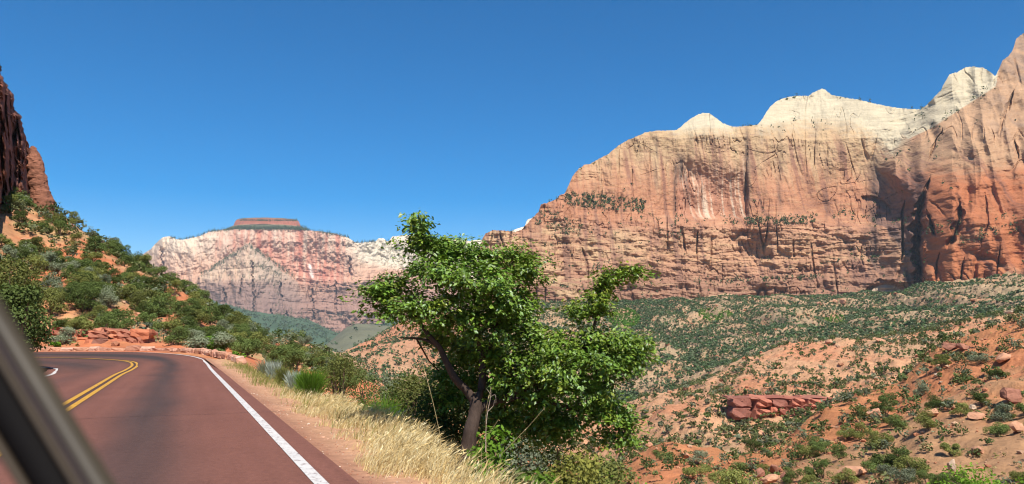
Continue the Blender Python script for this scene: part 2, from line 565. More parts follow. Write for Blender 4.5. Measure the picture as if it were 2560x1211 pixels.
# bank inside the bend
BL = SHI
bt = np.linspace(0, 1, 60) ** 1.5 * 30
bn = BL - offset_line(BL, 1.0)
keep = np.arange(0, 262)
BG = BL[keep][:, None] + bn[keep][:, None] * bt[None, :, None]
BG[..., 2] = BL[keep][:, None, 2] - 0.02 + 0.10 * bt[None] + 0.10 * fbm(BG[..., 0] * 0.6, BG[..., 1] * 0.6) * sst(0.2, 2, bt[None])
bc = lin(186, 138, 96) * (1 + 0.25 * fbm(BG[..., 0] * 0.7, BG[..., 1] * 0.7)[..., None])
bank = grid_obj('bank', BG, M_HILL, bc, True, kind='structure', label='grassy bank inside the bend behind the window pillar', category='bank')


# ------------------------------------------------------------------ lofted terrain
class Loft:
    def __init__(s, x0, x1, nu, lines, seg, zn):
        s.x = np.linspace(x0, x1, nu)
        Ls = []
        for L in lines:
            L = np.asarray(L, float)
            Ls.append(np.stack([s.smooth(np.interp(s.x, L[:, 0], L[:, 1])), s.smooth(np.interp(s.x, L[:, 0], L[:, 2]))], -1))
        pts = [P(s.x, l[:, 0], l[:, 1]) for l in Ls]
        rows, zone = [], []
        for k in range(len(pts) - 1):
            a = pts[max(k - 1, 0)]; b = pts[k]; c = pts[k + 1]; d = pts[min(k + 2, len(pts) - 1)]
            for i in range(seg[k]):
                f = i / seg[k]
                hb = 0.5 * (3 * f ** 2 - 2 * f ** 3) + 0.5 * f
                q = b * (1 - f) + c * f
                q[:, 2] = b[:, 2] * (1 - hb) + c[:, 2] * hb
                rows.append(q); zone.append(k + f)
        rows.append(pts[-1]); zone.append(len(pts) - 1)
        s.G = np.stack(rows, 1)
        s.zone = np.array(zone)
        s.G[..., 2] += zn(s.G[..., 0], s.G[..., 1], s.zone[None, :] + 0 * s.G[..., 0], s.x[:, None] + 0 * s.G[..., 0])

    @staticmethod
    def smooth(a):
        k = np.hanning(15); k /= k.sum()
        return np.convolve(np.pad(a, 7, mode='edge'), k, 'valid')

    def finish(s):
        s.px, s.py = proj(s.G)
        s.run = np.minimum.accumulate(s.py, axis=1)

    def hit(s, x, y):
        """point of the surface seen at photograph pixel (x, y)"""
        i = int(np.clip(np.searchsorted(s.x, x), 0, len(s.x) - 1))
        col = s.run[i]
        j = np.searchsorted(-col, -y)
        if j >= len(col): return None
        return s.G[i, min(max(j, 0), len(col) - 1)].copy()

    def scatter(s, dens, rng, amp=None):
        """random points: dens(x, y, zone, px) gives plants per square metre for every cell"""
        A = s.G
        c = (A[:-1, :-1] + A[1:, 1:]) / 2
        e1 = A[1:, :-1] - A[:-1, :-1]; e2 = A[:-1, 1:] - A[:-1, :-1]
        area = np.abs(e1[..., 0] * e2[..., 1] - e1[..., 1] * e2[..., 0])
        zone = (s.zone[None, :-1] + 0 * c[..., 0]); px = (s.x[:-1, None] + 0 * c[..., 0])
        lam = dens(c[..., 0], c[..., 1], zone, px) * area
        n = rng.poisson(np.clip(lam, 0, 50))
        I, J = np.nonzero(n)
        k = n[I, J]
        I, J = np.repeat(I, k), np.repeat(J, k)
        a, b = rng.random(len(I)), rng.random(len(I))
        p = A[I, J] * ((1 - a) * (1 - b))[:, None] + A[I + 1, J] * (a * (1 - b))[:, None] + A[I, J + 1] * ((1 - a) * b)[:, None] + A[I + 1, J + 1] * (a * b)[:, None]
        vis = s.run[I, J] - proj(p)[1]
        return p, s.zone[J], vis


# right-hand terrain: near slope, middle ridge, talus up to the cliff foot; (photo x, photo y, metres ahead)
def off(line, dy, dd):
    return [(x, y + dy, d + dd) for x, y, d in line]


R3 = [(500, 950, 210), (1000, 1000, 205), (1300, 1110, 190), (1500, 1172, 165), (1560, 1150, 158), (1640, 1112, 152), (1700, 1106, 150), (1780, 1126, 150), (1850, 1142, 148), (1900, 1130, 148),
      (1965, 1098, 150), (2070, 1014, 158), (2160, 985, 162), (2250, 956, 166), (2330, 888, 172), (2450, 834, 178), (2560, 785, 182), (2700, 728, 186), (2950, 660, 190)]
R7 = [(500, 925, 420), (800, 932, 420), (1000, 965, 420), (1300, 1040, 410), (1500, 1040, 400), (1645, 987, 392), (1745, 961, 392), (1842, 917, 392), (1960, 866, 396), (2070, 853, 402), (2245, 828, 412), (2560, 770, 430), (2950, 700, 450)]
R9 = [(500, 935, 600), (800, 930, 600), (900, 918, 600), (1000, 935, 600), (1300, 985, 600), (1500, 1006, 600), (1645, 984, 600), (1745, 958, 600), (1842, 914, 600), (1960, 866, 600), (2070, 854, 600), (2245, 828, 600), (2560, 772, 600), (2950, 702, 600)]
R10 = [(500, 912, 820), (800, 905, 820), (860, 897, 820), (950, 856, 800), (1000, 842, 800), (1200, 836, 830), (1500, 862, 850), (1700, 848, 850), (1900, 818, 850), (2100, 796, 830), (2300, 776, 790), (2560, 738, 720), (2950, 690, 680)]
R11 = [(500, 905, 1000), (800, 900, 980), (850, 891, 970), (900, 864, 960), (960, 833, 960), (1000, 816, 980), (1100, 786, 1040), (1200, 766, 1085), (1400, 750, 1135), (1700, 752, 1165), (1900, 744, 1160), (2100, 737, 1140), (2200, 732, 1120),
       (2280, 724, 1060), (2345, 706, 935), (2560, 698, 885), (2760, 690, 850), (2950, 684, 830)]
RT = [
    [(500, 1500, 25), (2950, 1500, 25)],
    [(500, 1020, 60), (1000, 1060, 58), (1400, 1400, 55), (2950, 1420, 50)],
    [(500, 985, 130), (1000, 1080, 130), (1300, 1190, 125), (1500, 1228, 112), (1600, 1226, 105), (1800, 1230, 96), (2000, 1230, 90), (2300, 1230, 80), (2560, 1230, 73), (2950, 1235, 64)],
    R3,
    [(x, y + 46, d + 38) for x, y, d in R3],
    [(500, 945, 290), (1000, 962, 290), (1300, 1062, 285), (1500, 1140, 265), (1640, 1106, 250), (1750, 1100, 245), (1850, 1088, 245), (2000, 1062, 250), (2250, 1000, 255), (2560, 905, 260), (2950, 830, 265)],
    [(500, 935, 340), (1000, 962, 330), (1300, 1055, 320), (1500, 1085, 300), (1700, 1034, 290), (1830, 1004, 286), (2050, 985, 286), (2300, 930, 290), (2560, 850, 300), (2950, 770, 310)],
    R7,
    [(x, y + 26, d + 70) for x, y, d in R7],
    R9, R10, R11,
    [(x, y + (4 if x < 1180 else -3), d + 60) for x, y, d in R11],
    [(x, y + (70 if x < 1180 else 40), d + 260) for x, y, d in R11],
]


def gully(X, Y):
    d = np.hypot(X, Y)
    a = sst(300, 480, d)
    return ridge(X / 42 + 0.25 * noise(X / 50, Y / 50, 5.0), Y / 90, 1.0, 3) * (1 - a) + ridge(X / 85 + 0.3 * noise(X / 90, Y / 90, 5.0), Y / 260, 2.0, 3) * a


def zr(X, Y, zone, px):
    d = np.hypot(X, Y)
    gul = 0.6 - gully(X, Y)
    gul2 = ridge(X / 14, Y / 20, 2.0, 3) - 0.6
    fine = fbm(X / 4.5, Y / 4.5, 4.0, 3)
    a = sst(60, 250, d)
    am = 1 - 0.75 * np.exp(-((zone - 3) / 0.12) ** 2) - 0.5 * np.exp(-((zone - 11) / 0.15) ** 2)
    rill = ridge((X + 0.35 * Y) / 6.5, (Y - 0.35 * X) / 16, 12.0, 2) - 0.6
    z = gul * (1.6 + 6.0 * a + 16.0 * sst(450, 700, d)) * am + gul2 * (0.8 + 0.7 * a) + rill * 0.5 + fine * (0.34 + 0.15 * a + 0.5 * sst(450, 700, d))
    st = noise(X / 300, Y / 300, 7.0)
    return z + st * 2.0 * a * am


R = Loft(500, 2950, 690, RT, [10, 20, 90, 14, 18, 36, 54, 14, 22, 44, 60, 6, 6], zr)
R.finish()
X, Y, Zz = R.G[..., 0], R.G[..., 1], R.zone[None] + 0 * R.G[..., 0]
n1 = fbm(X / 40, Y / 40, 5.0)[..., None]; n2 = fbm(X / 9, Y / 9, 6.0)[..., None]; n3 = fbm(X / 120, Y / 120, 8.0)[..., None]
near = lin(188, 126, 84); tan = lin(198, 150, 112); tal = lin(192, 156, 122); red = lin(190, 118, 82)
wn_ = sst(3.2, 4.5, Zz)[..., None]; wt = sst(7.5, 8.8, Zz)[..., None]
tc = near * (1 - wn_) + tan * wn_
tc = tc * (1 - wt) + tal * wt
rm = sst(0.05, 0.55, n1 + 0.4 * n2)
tc = tc * (1 - rm * 0.5) + red * rm * 0.5
gm = sst(0.1, 0.6, n3 - 0.3 * n2) * 0.45
tc = tc * (1 - gm) + lin(172, 150, 114) * gm
tgm = sst(8.3, 9.2, Zz)[..., None] * 0.55
tc = tc * (1 - 0.6 * tgm) + lin(150, 136, 98) * 0.6 * tgm
redhill = (sst(830, 900, R.x) * (1 - sst(1100, 1300, R.x)))[:, None, None] * sst(8.5, 10, Zz)[..., None]
tc = tc * (1 - redhill * 0.7) + lin(190, 124, 92) * redhill * 0.7
tc = tc * (1 + 0.14 * n2)
slopes = grid_obj('terrain', R.G, M_SOIL, tc, False, kind='structure', label='red and tan desert slopes below the big cliff', category='terrain')

# left-hand hillside
H4 = [(-500, 430, 96), (-200, 470, 96), (0, 496, 98), (60, 502, 106), (135, 532, 112), (200, 574, 106), (270, 620, 100), (340, 666, 96), (400, 700, 93), (480, 742, 91), (560, 799, 92), (640, 836, 98), (700, 846, 108), (760, 860, 114), (800, 876, 118), (850, 918, 122), (950, 990, 125)]
h0 = offset_line(LO, 0.24)
h0 = h0[(h0[:, 1] > 30)]
hx, hy = proj(h0)
o_ = np.argsort(hx)
H0 = [(float(hx[i]), float(hy[i]) + 1.0, float(h0[i, 1])) for i in o_ if hx[i] > -500] + [(600, 925, 31), (700, 960, 24), (830, 1020, 18), (950, 1100, 14)]
HT = [
    H0,
    [(-500, 874, 46), (440, 873, 46), (520, 878, 46), (600, 900, 44), (700, 945, 44), (830, 990, 44), (950, 1010, 44)],
    [(-500, 868, 48.5), (330, 866, 48.5), (440, 866, 49), (520, 874, 50), (600, 893, 50), (700, 935, 52), (830, 975, 52), (950, 990, 52)],
    [(-500, 806, 53), (300, 812, 53), (360, 826, 55), (440, 842, 56), (520, 858, 58), (600, 880, 60), (700, 912, 64), (850, 950, 66), (950, 970, 66)],
    [(-500, 640, 74), (0, 668, 74), (135, 680, 75), (300, 742, 75), (480, 798, 75), (600, 846, 78), (700, 878, 86), (800, 900, 96), (850, 930, 100), (950, 985, 104)],
    H4,
    off(H4, 50, 22),
    off(H4, 330, 70),
]


def zh(X, Y, zone, px):
    am = sst(1.0, 2.6, zone) * (1 - 0.6 * np.exp(-((zone - 5) / 0.2) ** 2))
    return am * (1.3 * (ridge(X / 16, Y / 22, 1.0, 3) - 0.6) + 0.30 * fbm(X / 3.0, Y / 3.0, 2.0, 4))


H = Loft(-500, 950, 400, HT, [6, 8, 26, 90, 90, 20, 10], zh)
H.finish()
X, Y = H.G[..., 0], H.G[..., 1]
n1 = fbm(X / 9, Y / 9, 5.0)[..., None]; n2 = fbm(X / 2.2, Y / 2.2, 6.0)[..., None]
hc = lin(190, 138, 98) * (1 + 0 * n1)
rm = sst(0.0, 0.5, n1 + 0.5 * n2)
hc = hc * (1 - rm * 0.8) + lin(190, 112, 74) * rm * 0.8
gm = sst(0.1, 0.5, -n1 + 0.4 * n2)
hc = hc * (1 - gm * 0.5) + lin(180, 165, 112) * gm * 0.5
lowm = (1 - sst(2.6, 3.5, H.zone))[None, :, None]
hc = hc * (1 - lowm * 0.6) + lin(205, 118, 78) * lowm * 0.6
hc = hc * (1 + 0.15 * n2)
hillside = grid_obj('hillside', H.G, M_HILL, hc, True, kind='structure', label='shrub covered hillside rising left of the road bend', category='hill')

# hills at the head of the valley, below the distant wall
F1 = [(500, 900, 2400), (780, 884, 2500), (810, 866, 2550), (835, 846, 2600), (860, 822, 2620), (890, 810, 2640), (930, 812, 2640), (970, 817, 2640), (1040, 824, 2640), (1250, 830, 2640)]
F2 = [(500, 770, 3500), (620, 792, 3500), (680, 806, 3480), (720, 816, 3460), (760, 824, 3440), (800, 842, 3420), (840, 862, 3400), (900, 850, 3500), (1000, 830, 3600), (1250, 815, 3600)]
FT = [[(500, 912, 1100), (1250, 912, 1100)], [(500, 905, 1900), (1250, 880, 1900)], F1, off(F1, 14, 200), F2, [(x, y - 30, 4300) for x, y, d in F2]]


def zf(X, Y, zone, px):
    return 10 * (ridge(X / 160, Y / 260, 1.0, 4) - 0.6) * sst(0.5, 1.2, zone)


Fh = Loft(500, 1250, 240, FT, [10, 40, 8, 40, 20], zf)
Fh.finish()
X, Y, Zz = Fh.G[..., 0], Fh.G[..., 1], Fh.zone[None] + 0 * Fh.G[..., 0]
n1 = fbm(X / 120, Y / 120, 5.0)[..., None]
fc = lin(116, 114, 88) * (1 + 0.12 * n1)
gw = sst(2.6, 3.2, Zz)[..., None]
fc = fc * (1 - gw) + lin(76, 98, 70) * (1 + 0.25 * n1) * gw
valley = grid_obj('valley', Fh.G, M_FAR, fc, True, kind='structure', label='grey green hills at the head of the valley', category='hill')

# the land under and beyond everything, out to the horizon
nr, na = 40, 96
rr = np.concatenate([[0.0], np.geomspace(60, 9000, nr - 1)])
aa = np.linspace(0, 2 * np.pi, na)
GG = np.stack(np.broadcast_arrays(np.sin(aa)[:, None] * rr[None], np.cos(aa)[:, None] * rr[None], -70 + 0 * rr[None]), -1).copy()
GG[..., 2] += 12 * noise(GG[..., 0] / 900, GG[..., 1] / 900) * sst(200, 900, rr)[None]
grid_obj('ground', GG, M_SOIL, np.broadcast_to(lin(178, 140, 104), GG.shape).copy(), True, kind='structure', label='desert ground reaching to the horizon', category='ground')

# ------------------------------------------------------------------ the big cliff on the right
RIM = np.array([(1196, 640), (1206, 596), (1214, 584), (1232, 576), (1262, 577), (1290, 580), (1304, 574), (1316, 562), (1330, 546), (1346, 530), (1352, 512), (1372, 506), (1392, 498), (1400, 488), (1412, 484), (1420, 466), (1432, 440),
                (1446, 424), (1460, 413), (1476, 410), (1496, 398), (1520, 386), (1545, 365), (1570, 350), (1590, 342), (1612, 332), (1640, 327), (1690, 326), (1704, 316), (1722, 300), (1742, 288), (1757, 283), (1772, 283), (1790, 296),
                (1810, 310), (1832, 317), (1860, 316), (1893, 313), (1904, 300), (1915, 283), (1926, 266), (1942, 253), (1962, 245), (1990, 240), (2022, 240), (2030, 233), (2046, 226), (2056, 221), (2066, 227), (2080, 238), (2110, 244), (2150, 250),
                (2180, 258), (2220, 266), (2260, 272), (2300, 274), (2318, 262), (2338, 240), (2352, 226), (2362, 206), (2374, 186), (2396, 180), (2412, 169), (2436, 167), (2462, 171), (2478, 182), (2488, 191), (2496, 176), (2506, 152), (2520, 142),
                (2532, 126), (2540, 98), (2552, 88), (2566, 78), (2600, 40), (2700, -20), (2800, -40)], float)
FOOT = np.array([(1196, 780), (1400, 762), (1700, 764), (1900, 756), (2100, 750), (2200, 745), (2280, 738), (2345, 718), (2560, 708), (2800, 700)], float)
D0 = np.array([(1196, 1130), (1300, 1120), (1500, 1150), (1700, 1190), (1900, 1185), (2100, 1165), (2200, 1130), (2330, 1060), (2800, 1000)], float)
D0R = np.array([(1196, 1050), (2200, 1108), (2300, 1048), (2380, 990), (2560, 915), (2800, 850)], float)
NU, NVW = 780, 310
wx = np.linspace(1196, 2800, NU)
rim = np.interp(wx, RIM[:, 0], RIM[:, 1]) + 1.6 * noise(wx / 5.0, 3.3) + 1.2 * noise(wx / 2.2, 9.0)
foot = np.interp(wx, FOOT[:, 0], FOOT[:, 1])
tt = np.linspace(0, 1, NVW)
WX = wx[:, None] + 0 * tt[None]
WY = foot[:, None] * (1 - tt[None]) + rim[:, None] * tt[None]
xB = np.interp(WY, [200, 275, 300, 340, 375, 420, 450, 500, 560, 640, 760], [2330, 2304, 2292, 2268, 2238, 2200, 2226, 2262, 2278, 2284, 2292])
xB = xB + 7 * fbm(WX / 60, WY / 26, 77.0, 4)
kb = sst(-14, 30, WX - xB)
d0 = np.interp(wx, D0[:, 0], D0[:, 1])[:, None] * (1 - kb) + np.interp(wx, D0R[:, 0], D0R[:, 1])[:, None] * kb
wob = fbm(WX / 150, WY / 150, 2.0, 3)
y2 = WY + wob * 11
sbA = np.interp(y2, [60, 250, 325, 345, 430, 522, 533, 560, 568, 640, 646, 652, 690, 697, 708, 712, 728, 733, 770], [470, 270, 150, 132, 116, 92, 86, 50, 44, 33, 28, 26, 19, 17, 8, 6, 5, 1, 0])
sbB = np.interp(y2, [-60, 200, 330, 440, 520, 545, 610, 640, 705, 730], [480, 260, 160, 104, 70, 56, 34, 26, 2, 0])
sbL = np.interp(y2, [380, 470, 490, 545, 600, 640, 690, 700, 715, 770], [190, 128, 112, 70, 48, 36, 20, 12, 6, 0])
kl = 1 - sst(1480, 1680, WX)
SB = sbA * (1 - kl) + sbL * kl
SB = SB * (1 - kb) + sbB * kb
q = P(WX, WY, d0)
s_, z_ = q[..., 0], q[..., 2]
D = d0 + SB
CALM = 1 - 0.65 * (sst(1480, 1600, WX) * (1 - sst(2180, 2230, WX)) * (1 - sst(530, 560, WY)))
# rounded fluting, joints, bedding ledges
D = D + 26 * fbm(s_ / 130, z_ / 170, 1.0, 3) + (7.5 * fbm(s_ / 24, z_ / 48, 2.0, 4) + 2.4 * fbm(s_ / 7, z_ / 9, 12.0, 3)) * (0.35 + 0.65 * CALM)
D = D - kb * (44 * (ridge(s_ / 70, z_ / 460, 55.0, 3) - 0.5) + 20 * (ridge(s_ / 20, z_ / 170, 56.0, 2) - 0.5))
jn = 1 - np.abs(noise(s_ / 24, z_ / 160, 4.0)) * 2
D = D + 11.0 * CALM * sst(0.84, 1.0, jn) * sst(-0.05, 0.4, noise(s_ / 70, z_ / 60, 7.0))
jn2 = 1 - np.abs(noise(s_ / 9, z_ / 34, 14.0)) * 2
D = D + 4.0 * sst(0.80, 1.0, jn2) * sst(0.0, 0.4, noise(s_ / 50, z_ / 40, 21.0))
zb = z_ + 9 * fbm(s_ / 160, z_ / 200, 5.0, 3)
calm = 1 - 0.72 * (sst(1480, 1600, WX) * (1 - sst(2180, 2230, WX)) * (1 - sst(530, 560, WY)))
low = calm * (1 - 0.5 * kb) * sst(-0.25, 0.5, noise(s_ / 90, z_ / 26, 31.0) + 0.9 * sst(440, 600, WY) - 0.2)
for per, amp in ((23.0, 5.5), (9.0, 2.7), (4.3, 1.0)):
    ph = zb / per + noise(s_ / 120, z_ / 300, round(per)) * 0.9
    fr = ph % 1.0
    keep_ = 0.35 + 0.65 * sst(-0.1, 0.35, noise(s_ / 46, np.floor(ph) * 3.7, 12.0))
    D = D + amp * low * keep_ * (sst(0.72, 0.98, fr) - 0.75 * fr)
slab = fbm(s_ / 40, (z_ + s_ * 0.12) / 11, 9.0, 4)
D = D + 4.2 * slab * (0.25 + 0.75 * low) * (0.4 + 0.6 * CALM)
# curved exfoliation cracks and arches
arc = noise(s_ / 55, z_ / 42, 15.0)
D = D + 3.0 * sst(0.02, 0.0, np.abs(arc - 0.18)) * sst(0.0, 0.3, noise(s_ / 60, z_ / 60, 41.0)) * (1 - sst(560, 600, WY)) * (1 - kb)
CREV = [([(2322, 440), (2306, 500), (2294, 560), (2298, 640), (2304, 735)], 17, 75), ([(2262, 490), (2256, 540), (2258, 600), (2252, 660)], 5, 30), ([(2314, 510), (2328, 555), (2338, 596)], 5, 34),
        ([(2404, 495), (2398, 550), (2384, 590), (2366, 624)], 12, 44), ([(2414, 636), (2402, 704)], 5, 24), ([(2346, 636), (2340, 704)], 4, 22),
        ([(2352, 330), (2332, 370), (2318, 404)], 5, 20), ([(1690, 430), (1688, 550)], 4, 12), ([(1870, 330), (1866, 400), (1864, 555)], 4, 10),
        ([(1578, 412), (1584, 492)], 2.5, 8), ([(2536, 220), (2516, 280), (2502, 330)], 6, 24), ([(2534, 350), (2548, 392)], 5, 20), ([(2460, 470), (2470, 560), (2450, 620)], 4, 10), ([(2500, 600), (2492, 700)], 3, 10)]
for pts, w_, A_ in CREV:
    p_ = np.asarray(pts, float)
    p_ = p_[np.argsort(p_[:, 1])]
    rag = fbm(WX / 24, WY / 60, float(A_), 4)
    xc = np.interp(WY, p_[:, 1], p_[:, 0]) + 4.5 * rag
    ln_ = p_[-1, 1] - p_[0, 1]
    my = sst(p_[0, 1] - 4, p_[0, 1] + 0.35 * ln_, WY + 14 * rag) * (1 - sst(p_[-1, 1] - 0.15 * ln_, p_[-1, 1] + 6, WY + 14 * rag))
    ww_ = np.maximum(w_ * my * (0.75 + 0.6 * noise(WY / 20, w_, 3.0)), 0.4)
    u_ = (WX - xc) / ww_
    D = D + A_ * my * np.where(u_ > 0, np.clip(1.2 - u_, 0, 1), np.clip(1.5 + u_, 0, 1.5) / 1.5) * (0.75 + 0.5 * rag)
# overhanging arch, alcove at the foot and streaked alcove
ax = np.abs((WX - 2192) / 44)
D = D + 9 * sst(1, 0.7, ax) * sst(0, 3, WY - (486 + 26 * np.clip((WX - 2175) / 50, -1, 2) ** 2 * (WX > 2175) + 3)) * (1 - sst(6, 26, WY - (489 + 26 * np.clip((WX - 2175) / 50, -1, 2) ** 2 * (WX > 2175))))
nl0 = fbm(WX / 26, WY / 18, 44.0, 3)
ay = 698 + 34 * ((WX - 2215) / 60) ** 2
D = D + 9 * sst(0, 5, WY - ay - 8 * nl0) * (np.abs(WX - 2215) < 62) * (1 - sst(736, 750, WY))
alc = sst(1686, 1696, WX) * (1 - sst(1862, 1874, WX)) * sst(395, 470, WY + 0.2 * np.abs(WX - 1780)) * (1 - sst(540, 552, WY))
D = D + 12 * alc
# domes: smooth cross-bedded slickrock
dome = np.clip(sst(4, 0, WY - np.interp(WX, [1690, 1700, 1830, 1836], [300, 322, 318, 300])) * (WX > 1685) * (WX < 1840) + sst(4, 0, WY - np.interp(WX, [1880, 1900, 1960, 2050, 2130, 2190, 2232, 2250, 2262], [290, 318, 302, 294, 302, 334, 382, 360, 290])) * (WX > 1880) * (WX < 2262), 0, 1)
dome3 = sst(4, 0, WY - np.interp(WX, [2255, 2270, 2330, 2400, 2490, 2500], [330, 346, 318, 272, 214, 150])) * (WX > 2255) * (WX < 2497)
W3 = P(WX, WY, D)
wall_col = None
s_, z_ = W3[..., 0], W3[..., 2]
E1 = lambda a: a[..., None]
nl = fbm(s_ / 60, z_ / 60, 3.0, 4); ns = fbm(s_ / 30, z_ / 5.0, 8.0, 4); nst = fbm(s_ / 4.5, z_ / 130, 6.0, 4); nst2 = fbm(s_ / 14, z_ / 240, 16.0, 3)
yy = y2 + 14 * nl
c = E1(0 * nl) + lin(190, 142, 114)
cream = lin(200, 168, 130); white = lin(208, 193, 165); orange = lin(188, 132, 100); rose = lin(176, 128, 106); brown = lin(150, 112, 92)
t_ = E1(sst(330, 460, yy + 30 * nst2) * (1 - sst(520, 600, yy)))
c = c * (1 - t_) + orange * t_
t_ = E1(1 - sst(335, 500, yy + 60 * nst2 + 30 * nst + 18 * ns)); c = c * (1 - t_) + cream * t_
t_ = E1(sst(560, 610, yy) * (0.45 + 0.5 * sst(-0.2, 0.4, ns)) * (1 - sst(640, 690, yy))); c = c * (1 - t_) + lin(194, 152, 118) * t_
t_ = E1(sst(670, 720, yy) * 0.75); c = c * (1 - t_) + brown * t_
t_ = E1(kl * sst(-0.1, 0.4, nl + 0.6 * ns) * 0.7 * sst(540, 580, yy)); c = c * (1 - t_) + lin(198, 166, 128) * t_
t_ = E1(0.65 * sst(0.1, 0.7, ns)); c = c * (1 - 0.4 * t_) + cream * 0.4 * t_
t_ = E1(sst(0.15, 0.7, -ns - 0.2 * nl) * 0.5); c = c * (1 - t_) + rose * t_ * 0.92
# right buttress
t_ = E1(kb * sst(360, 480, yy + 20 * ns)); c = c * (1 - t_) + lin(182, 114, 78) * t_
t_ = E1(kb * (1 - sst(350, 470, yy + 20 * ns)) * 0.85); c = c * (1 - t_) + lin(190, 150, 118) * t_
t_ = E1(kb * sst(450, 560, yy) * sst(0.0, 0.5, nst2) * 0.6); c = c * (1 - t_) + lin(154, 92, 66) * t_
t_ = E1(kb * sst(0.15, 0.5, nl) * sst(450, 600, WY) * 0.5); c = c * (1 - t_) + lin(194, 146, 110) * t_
t_ = E1(sst(2440, 2540, WX) * (1 - sst(300, 380, WY)) * sst(0, 0.5, nst2 + 0.3) * 0.5); c = c * (1 - t_) + lin(150, 130, 118) * t_
# streaked alcove, water stains, varnish
t_ = E1(alc * 0.55); c = c * (1 - t_) + lin(200, 140, 112) * t_
st = E1(alc * sst(-0.1, 0.7, nst + 0.4 * fbm(s_ / 2.2, z_ / 90, 26.0, 3)) * 0.92); c = c * (1 - st) + lin(226, 200, 174) * st
st = E1(np.clip(alc + 0.25 * sst(1850, 1880, WX) * (1 - sst(2000, 2100, WX)) * (WY < 560), 0, 1) * sst(0.0, 0.6, -nst + 0.3 * fbm(s_ / 2.5, z_ / 70, 36.0, 3)) * sst(590, 370, WY) * 0.75); c = c * (1 - st) + lin(120, 92, 84) * st
var = sst(2140, 2200, WX) * (1 - sst(2290, 2330, WX)) * sst(385, 440, WY) * (1 - 0.6 * sst(640, 700, WY))
st = E1(var * np.clip(0.50 + 0.9 * nst2 + 0.45 * nst, 0, 0.92)); c = c * (1 - st) + lin(112, 92, 88) * st
for xs, ya, yb, w_, a_ in ((1688, 400, 550, 5, .65), (1702, 380, 470, 9, .55), (1868, 320, 560, 6, .7), (1718, 430, 530, 6, .5), (1950, 300, 540, 7, .35), (2186, 380, 690, 13, .6), (2300, 420, 720, 22, .35), (2040, 300, 370, 5, .4), (1560, 600, 700, 16, .25), (1640, 330, 480, 6, .35), (2065, 380, 560, 5, .3), (2235, 560, 700, 16, .4)):
    st = E1(np.exp(-((WX - xs + 3 * nl) / w_) ** 2) * sst(ya - 15, ya + 25, WY) * (1 - sst(yb - 30, yb + 10, WY)) * np.clip(a_ + 0.5 * nst, 0, 0.9)); c = c * (1 - st) + lin(88, 74, 70) * st
st = E1(sst(0.15, 0.7, nst2 + 0.45 * nst) * sst(330, 380, WY) * (1 - dome) * 0.62 * (1 - sst(690, 720, WY))); c = c * (1 - st) + lin(132, 96, 84) * st
t_ = E1(((np.abs(WX - 2215) < 56) & (WY > ay + 14) & (WY < 742)).astype(float) * 0.7); c = c * (1 - t_) + lin(206, 184, 162) * t_
t_ = E1(np.exp(-((WX - 2270) / 26) ** 2) * sst(270, 300, WY) * (1 - sst(330, 370, WY)) * 0.6); c = c * (1 - t_) + lin(205, 138, 106) * t_
dsoft = np.clip(sst(46, -6, WY - np.interp(WX, [1660, 1700, 1830, 1860], [290, 318, 314, 280]) + 16 * ns + 14 * nst) * (WX > 1660) * (WX < 1860) + sst(52, -6, WY - np.interp(WX, [1870, 1900, 1960, 2050, 2130, 2190, 2240], [270, 306, 296, 290, 298, 330, 372]) + 18 * ns + 16 * nst) * (WX > 1870) * (1 - kb), 0, 1)
dm = E1(np.clip(0.75 * dsoft + 0.25 * dome * dsoft + dome3, 0, 1)); c = c * (1 - dm) + white * (1 + 0.07 * E1(ns)) * dm
c = c * (1 + 0.10 * E1(nl) + 0.07 * E1(ns)) * np.array([1.0, 0.985, 0.93])
big_cliff = None
# plateau behind the rim gives the wall its thickness
back = []
for k_, (dd, dz) in enumerate(((40, -6), (160, -30), (500, -90), (900, -260))):
    b_ = W3[:, -1].copy(); b_ = b_ * (1 + dd / 1300.0); b_[:, 2] = W3[:, -1, 2] + dz; back.append(b_)
WG = np.concatenate([W3, np.stack(back, 1)], 1)
WC = np.concatenate([c, np.repeat(c[:, -1:], 4, 1)], 1)
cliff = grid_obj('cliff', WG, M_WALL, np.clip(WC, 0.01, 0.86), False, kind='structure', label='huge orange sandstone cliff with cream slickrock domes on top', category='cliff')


def wall_hit(x, y):
    i = int(np.clip(np.searchsorted(wx, x), 0, NU - 1))
    j = int(np.clip(np.searchsorted(-WY[i], -y), 0, NVW - 1))
    return W3[i, j].copy()


# ------------------------------------------------------------------ the distant wall and mesa
FR = np.array([(150, 760), (300, 690), (342, 655), (360, 634), (376, 624), (392, 606), (408, 593), (424, 591), (440, 598), (456, 600), (472, 597), (500, 590), (522, 580), (560, 574), (600, 573), (700, 573), (760, 575), (800, 579), (840, 585), (868, 593), (880, 601), (890, 608),
               (912, 606), (940, 604), (944, 597), (960, 596), (966, 604), (974, 602), (980, 592), (1010, 588), (1030, 588), (1060, 596), (1100, 600), (1150, 600), (1176, 603), (1186, 600), (1214, 602), (1260, 585), (1296, 571), (1312, 566), (1318, 550), (1336, 543), (1400, 560), (1500, 600)], float)
FU, FV = 480, 210
fx = np.linspace(150, 1500, FU)
frim = np.interp(fx, FR[:, 0], FR[:, 1]) + 0.9 * noise(fx / 6, 4.4) + 0.6 * noise(fx / 2.5, 7.7)
ffoot = np.interp(fx, [150, 560, 700, 760, 850, 1500], [880, 860, 846, 850, 858, 860])
ft = np.linspace(0, 1, FV)
FX = fx[:, None] + 0 * ft; FY = ffoot[:, None] * (1 - ft) + frim[:, None] * ft
fd0 = np.interp(fx, [150, 350, 450, 650, 900, 950, 1100, 1500], [4500, 4350, 4150, 4100, 4150, 4260, 4400, 4500])[:, None]
wob = fbm(FX / 90, FY / 90, 2.0, 3)
fy2 = FY + 8 * wob
